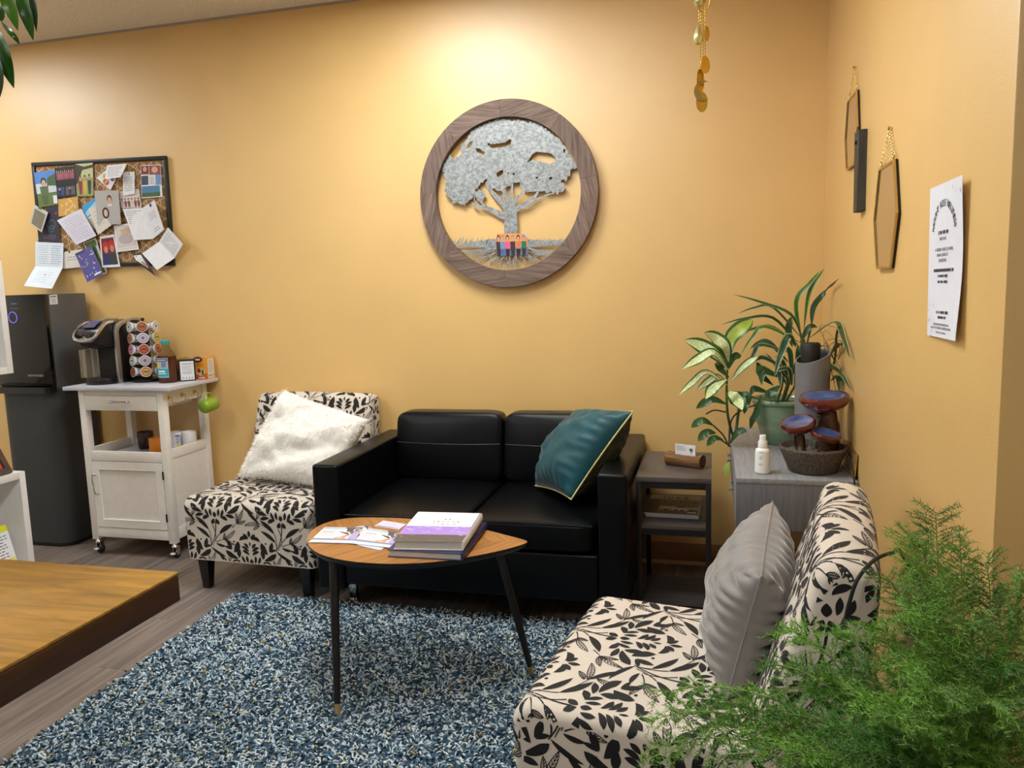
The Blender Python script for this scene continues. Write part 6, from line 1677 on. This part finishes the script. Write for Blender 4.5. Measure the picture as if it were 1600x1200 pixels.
LL = [((715, 400), (650, 270), (350, 166), .016, 1, 3.42, 3.36), ((712, 400), (560, 235), (375, 268), .013, 1, 3.44, 3.40), ((712, 430), (680, 210), (806, 42), .022, 3, 3.42, 3.46), ((720, 350), (745, 170), (828, 30), .018, 3, 3.43, 3.46), ((760, 330), (772, 230), (902, 84), .024, 0, 3.47, 3.50),
      ((690, 430), (560, 290), (288, 324), .016, 1, 3.46, 3.42), ((700, 440), (560, 340), (400, 372), .016, 2, 3.45, 3.44), ((680, 440), (640, 385), (566, 600), .034, 1, 3.38, 3.30), ((705, 420), (520, 335), (388, 486), .018, 3, 3.40, 3.32), ((740, 400), (880, 312), (962, 504), .026, 1, 3.46, 3.44),
      ((780, 480), (870, 545), (965, 668), .026, 1, 3.47, 3.46), ((640, 470), (500, 430), (420, 560), .020, 1, 3.40, 3.36), ((660, 440), (640, 360), (655, 284), .028, 2, 3.44, 3.46), ((700, 420), (740, 350), (790, 340), .026, 2, 3.46, 3.48), ((640, 520), (540, 420), (440, 450), .024, 2, 3.44, 3.44),
      ((630, 560), (520, 500), (430, 540), .022, 1, 3.42, 3.38), ((600, 600), (500, 560), (500, 640), .040, 2, 3.38, 3.32), ((600, 640), (540, 690), (580, 724), .044, 2, 3.36, 3.29), ((650, 620), (590, 560), (600, 660), .024, 1, 3.40, 3.34), ((660, 640), (650, 480), (600, 440), .022, 2, 3.42, 3.44),
      ((640, 650), (620, 540), (570, 490), .022, 1, 3.42, 3.40), ((670, 640), (690, 520), (690, 430), .024, 2, 3.40, 3.42), ((560, 640), (500, 590), (470, 520), .030, 2, 3.40, 3.38), ((540, 680), (470, 660), (440, 700), .030, 2, 3.38, 3.34), ((720, 560), (760, 470), (850, 440), .024, 2, 3.48, 3.52),
      ((860, 480), (900, 430), (920, 440), .026, 2, 3.50, 3.52), ((640, 660), (600, 580), (520, 470), .014, 1, 3.42, 3.42), ((655, 640), (645, 560), (560, 580), .020, 1, 3.38, 3.34), ((500, 690), (470, 800), (440, 870), .034, 2, 3.34, 3.30), ((860, 620), (900, 590), (905, 680), .024, 2, 3.5, 3.48)]
for b_, m_, t_, w, kind, y0, y1 in LL:
    pts = [cp(*b_, y0), cp(*m_, (y0 * .6 + y1 * .4)), cp((m_[0] * .45 + t_[0] * .55), (m_[1] * .5 + t_[1] * .5) - 14, (y0 + y1) / 2), cp(*t_, y1)]
    mats = {0: [M_lg, M_ldark], 1: [M_lgrey, M_ldark], 2: [M_lg, M_ldark], 3: [M_lyel, M_lg]}[kind]
    blade('leaf', pts, w, mats, dc, up=(.0, -.8, .55), margin=.3, peak=.4, n=15)
g = G(); rj = random.Random(14)
for k in range(9):
    p0 = cp(880 + rj.uniform(-20, 20), 500 + rj.uniform(-80, 120), 3.48); g.tube(spline([p0, p0 + Vector((rj.uniform(-.04, .05), rj.uniform(-.03, .03), rj.uniform(.02, .09))), p0 + Vector((rj.uniform(-.06, .03), rj.uniform(-.03, .03), rj.uniform(-.04, .12))), p0 + Vector((rj.uniform(-.02, .03), 0, rj.uniform(-.10, .02)))], 6), .0009, 4)
g.build('tendril', M_stemb, dc, smooth=True)
# yellow fallen leaf caught by the cabinet handle
blade('leaf', [cp(330, 1040, 3.33), cp(318, 1075, 3.32), cp(318, 1120, 3.31)], .026, [M_lyel, M_lyel], df, up=(-.3, -.8, .1))

# ================================================================ ASPARAGUS FERN (foreground)
fn = thing('asparagus_fern', 'feathery green asparagus fern spilling over the chair in the foreground', 'fern', (.36, 1.13, 0), world=True)
G().lathe([(0, .30), (.085, .30), (.09, .305), (.125, .52), (.130, .53), (.130, .545), (.118, .545), (.112, .515), (0, .51)], 32, (.36, 1.13, 0), None, False, False).build('pot', mat('terracotta', (150, 84, 56), .8, noise=(30, .15)), fn, smooth=True, angle=50)
g = G()
for k in range(3):
    a = R(90 + 120 * k); g.tube([(.36 + .10 * math.cos(a), 1.13 + .10 * math.sin(a), .298), (.36 + .14 * math.cos(a), 1.13 + .14 * math.sin(a), 0)], .010, 8)
g.lathe([(0, .285), (.12, .285), (.12, .2995), (0, .2995)], 28, (.36, 1.13, 0), None, False, False)
g.build('plant_stand', M_black, fn)
M_n1 = mat('fern_needle', (104, 150, 46), .5, noise=(14, .35)); M_n2 = mat('fern_needle_dark', (70, 118, 34), .5, noise=(14, .3)); M_fst = mat('fern_stem', (110, 130, 50), .5, noise=(20, .2))
for m_ in (M_n1, M_n2):
    m_.node_tree.nodes['Principled BSDF'].inputs['Subsurface Weight'].default_value = 0.0
tips = [(1462, 800, 1.28), (1440, 850, 1.22), (1420, 830, 1.34), (1540, 880, 1.2), (1598, 905, 1.15), (1500, 850, 1.18), (1385, 900, 1.33), (1310, 985, 1.28), (1225, 985, 1.30), (1190, 1040, 1.24), (1200, 1080, 1.22), (1010, 1130, 1.20), (1060, 1100, 1.24), (1045, 1175, 1.14), (1160, 1170, 1.12),
        (1330, 1040, 1.2), (1450, 920, 1.24), (1520, 980, 1.1), (1570, 1040, 1.06), (1640, 960, 1.12), (1420, 1040, 1.12), (1290, 1130, 1.12), (1230, 1180, 1.08), (1500, 1120, 1.05), (1360, 1150, 1.06), (1590, 1140, 1.02), (1480, 1010, 1.18), (1550, 930, 1.26), (1370, 980, 1.22), (1400, 1120, 1.0), (1310, 1190, 1.02), (1460, 1080, 1.0), (1540, 1100, .98), (1260, 1080, 1.2), (1340, 1090, 1.1), (1020, 1090, 1.26), (1080, 1140, 1.2), (1120, 1120, 1.18), (1000, 1180, 1.16), (1100, 1190, 1.1), (1240, 1040, 1.27), (1290, 1060, 1.22), (1180, 1120, 1.16), (1420, 960, 1.15), (1490, 900, 1.28), (1600, 1080, 1.1)]
rg = random.Random(21)
root = Vector((.36, 1.13, .52))
for ti, (px, py, yy) in enumerate(tips):
    tip = P(px, py, y=yy); r0 = root + Vector((rg.uniform(-.05, .05), rg.uniform(-.05, .05), 0))
    D_ = tip - r0; hgt = max(.10, D_.length * .38)
    mid1 = r0 + D_ * .3 + Vector((0, 0, hgt * .9)); mid2 = r0 + D_ * .72 + Vector((0, 0, hgt * .75))
    if py < 950: mid1 = r0 + D_ * .38 + Vector((rg.uniform(-.03, .03), 0, .04)); mid2 = r0 + D_ * .78 + Vector((rg.uniform(-.03, .03), 0, .045))
    cl = bez(r0, mid1, mid2, tip, 28)
    L = sum((cl[i + 1] - cl[i]).length for i in range(28))
    g = G(); g.cur = 1; g.tube(cl, [.0022 - .0015 * i / 28 for i in range(29)], 5)
    g.cur = 0; nb = int(L / (.0062 if px > 1215 else .0105))
    V_, F_ = [], []
    for b_ in range(nb):
        t = .16 + .84 * (b_ + rg.random() * .6) / nb
        i = min(27, int(t * 28)); p = cl[i].lerp(cl[i + 1], t * 28 - i) if t < 1 else cl[28]
        d = (cl[i + 1] - cl[i]).normalized(); sd1 = d.cross(Vector((0, 0, 1))); sd1 = sd1.normalized() if sd1.length > .01 else Vector((1, 0, 0)); up1 = sd1.cross(d)
        az = (0 if b_ % 2 else math.pi) + rg.gauss(0, .55)
        bd = (d * rg.uniform(.45, .9) + sd1 * math.cos(az) + up1 * math.sin(az) * .7).normalized()
        bl = (.062 * (1 - .62 * t) + .012) * rg.uniform(.6, 1.15) * (1 if t > .25 else .6)
        nn2 = max(4, int(bl / .0042))
        for k in range(nn2):
            s_ = (k + 1) / nn2; q = p + bd * bl * s_ + Vector((0, 0, -.10 * bl * s_ * s_))
            for j in range(4):
                nd = (bd * rg.uniform(.35, .95) + Vector((rg.gauss(0, 1), rg.gauss(0, 1), rg.gauss(0, 1))).normalized() * .85).normalized()
                ln_ = rg.uniform(.007, .0135); wd_ = nd.orthogonal().normalized() * .00065
                o_ = len(V_); V_ += [q - wd_, q + wd_, q + nd * ln_]; F_.append((o_, o_ + 1, o_ + 2))
        o_ = len(V_); w_ = bd.orthogonal().normalized() * .0006; V_ += [p - w_, p + w_, p + bd * bl]; F_.append((o_, o_ + 1, o_ + 2))
    g.add(V_, F_)
    g.build('frond', [M_n1 if ti % 3 else M_n2, M_fst], fn)

# ================================================================ HANGING PLANT (only its trailing leaves are in view)
hp = thing('hanging_plant', 'hanging plant with drooping glossy green leaves under the ceiling', 'plant', (-1.86, 1.5, 2.25), world=True)
G().lathe([(0, 0), (.075, 0), (.08, .004), (.105, .13), (.11, .135), (.11, .145), (.10, .145), (.095, .12), (0, .115)], 28, (-1.86, 1.5, 2.25), None, False, False).build('pot', M_white, hp, smooth=True, angle=50)
g = G()
for k in range(3):
    a = R(30 + 120 * k); g.tube([(-1.86 + .105 * math.cos(a), 1.5 + .105 * math.sin(a), 2.39), (-1.86, 1.5, CZ - .002)], .0015, 5)
g.build('hanger_cord', M_rubber, hp)
M_ll = mat('leaf_bright', (74, 130, 14), .3, noise=(30, .2)); M_lm = mat('leaf_mid', (44, 92, 24), .3, noise=(30, .25)); M_ld = mat('leaf_deep', (38, 72, 32), .35, noise=(30, .2))
HL = [((-12, -60), (8, -8), (28, 48), .028, M_ll, 1.46), ((14, -70), (34, 0), (52, 63), .028, M_lm, 1.50), ((30, -50), (50, 0), (57, 50), .015, M_ld, 1.53), ((-30, 20), (-6, 60), (22, 138), .036, M_lm, 1.44), ((-40, 40), (-16, 90), (0, 152), .044, M_ld, 1.42), ((2, 34), (14, 48), (31, 70), .012, M_lm, 1.50), ((-20, -20), (-8, 12), (3, 34), .030, M_lm, 1.47), ((10, -50), (2, -20), (6, 8), .02, M_ld, 1.5), ((40, -60), (42, -30), (36, 2), .03, M_lm, 1.56)]
for b_, m_, t_, w, mm, yy in HL:
    pts = [P(b_[0], b_[1], y=yy + .03), P(m_[0], m_[1], y=yy), P((m_[0] + t_[0]) / 2 + 1.5, (m_[1] + t_[1]) / 2, y=yy), P(t_[0], t_[1], y=yy + .01)]
    blade('leaf', pts, w, [mm, mm], hp, up=(.3, -.9, .25), peak=.5, fold=.3)
sp0 = Vector((-1.86, 1.5, 2.37))
for b_ in ((-12, -60), (14, -70), (-30, 20), (30, -50), (-40, 40)):
    e = P(b_[0], b_[1], y=1.5); G().tube(spline([sp0, sp0.lerp(e, .5) + Vector((0, 0, .06)), e], 6), .003, 6).build('stem', M_stem, hp, smooth=True)

# ================================================================ CORD WITH PLUG OVER THE CHAIR
ec = thing('power_cord', 'black power cord and plug hanging over the floral chair back by the fern', 'cord', (.3, 1.5, .6), world=True)
pts = [P(1412, 870, y=1.60), P(1394, 864, y=1.56), P(1365, 876, y=1.51), P(1340, 905, y=1.455), P(1327, 942, y=1.45), P(1321, 968, y=1.45)]
G().tube(spline([Vector((.44, 1.60, .40)), Vector((.43, 1.60, .70))] + pts, 8), .0036, 8).build('cable', M_rubber, ec, smooth=True)
e = pts[-1]; dn_ = (pts[-1] - pts[-2]).normalized()
g = G(); g.tube([e, e + dn_ * .012, e + dn_ * .016, e + dn_ * .036], [.0055, .007, .011, .012], 12); g.build('plug', M_rubber, ec, smooth=True)
g = G()
for s in (-1, 1): g.tube([e + dn_ * .036 + Vector((s * .006, 0, 0)), e + dn_ * .050 + Vector((s * .006, 0, 0))], .0015, 6)
g.build('prong', M_brass, ec)
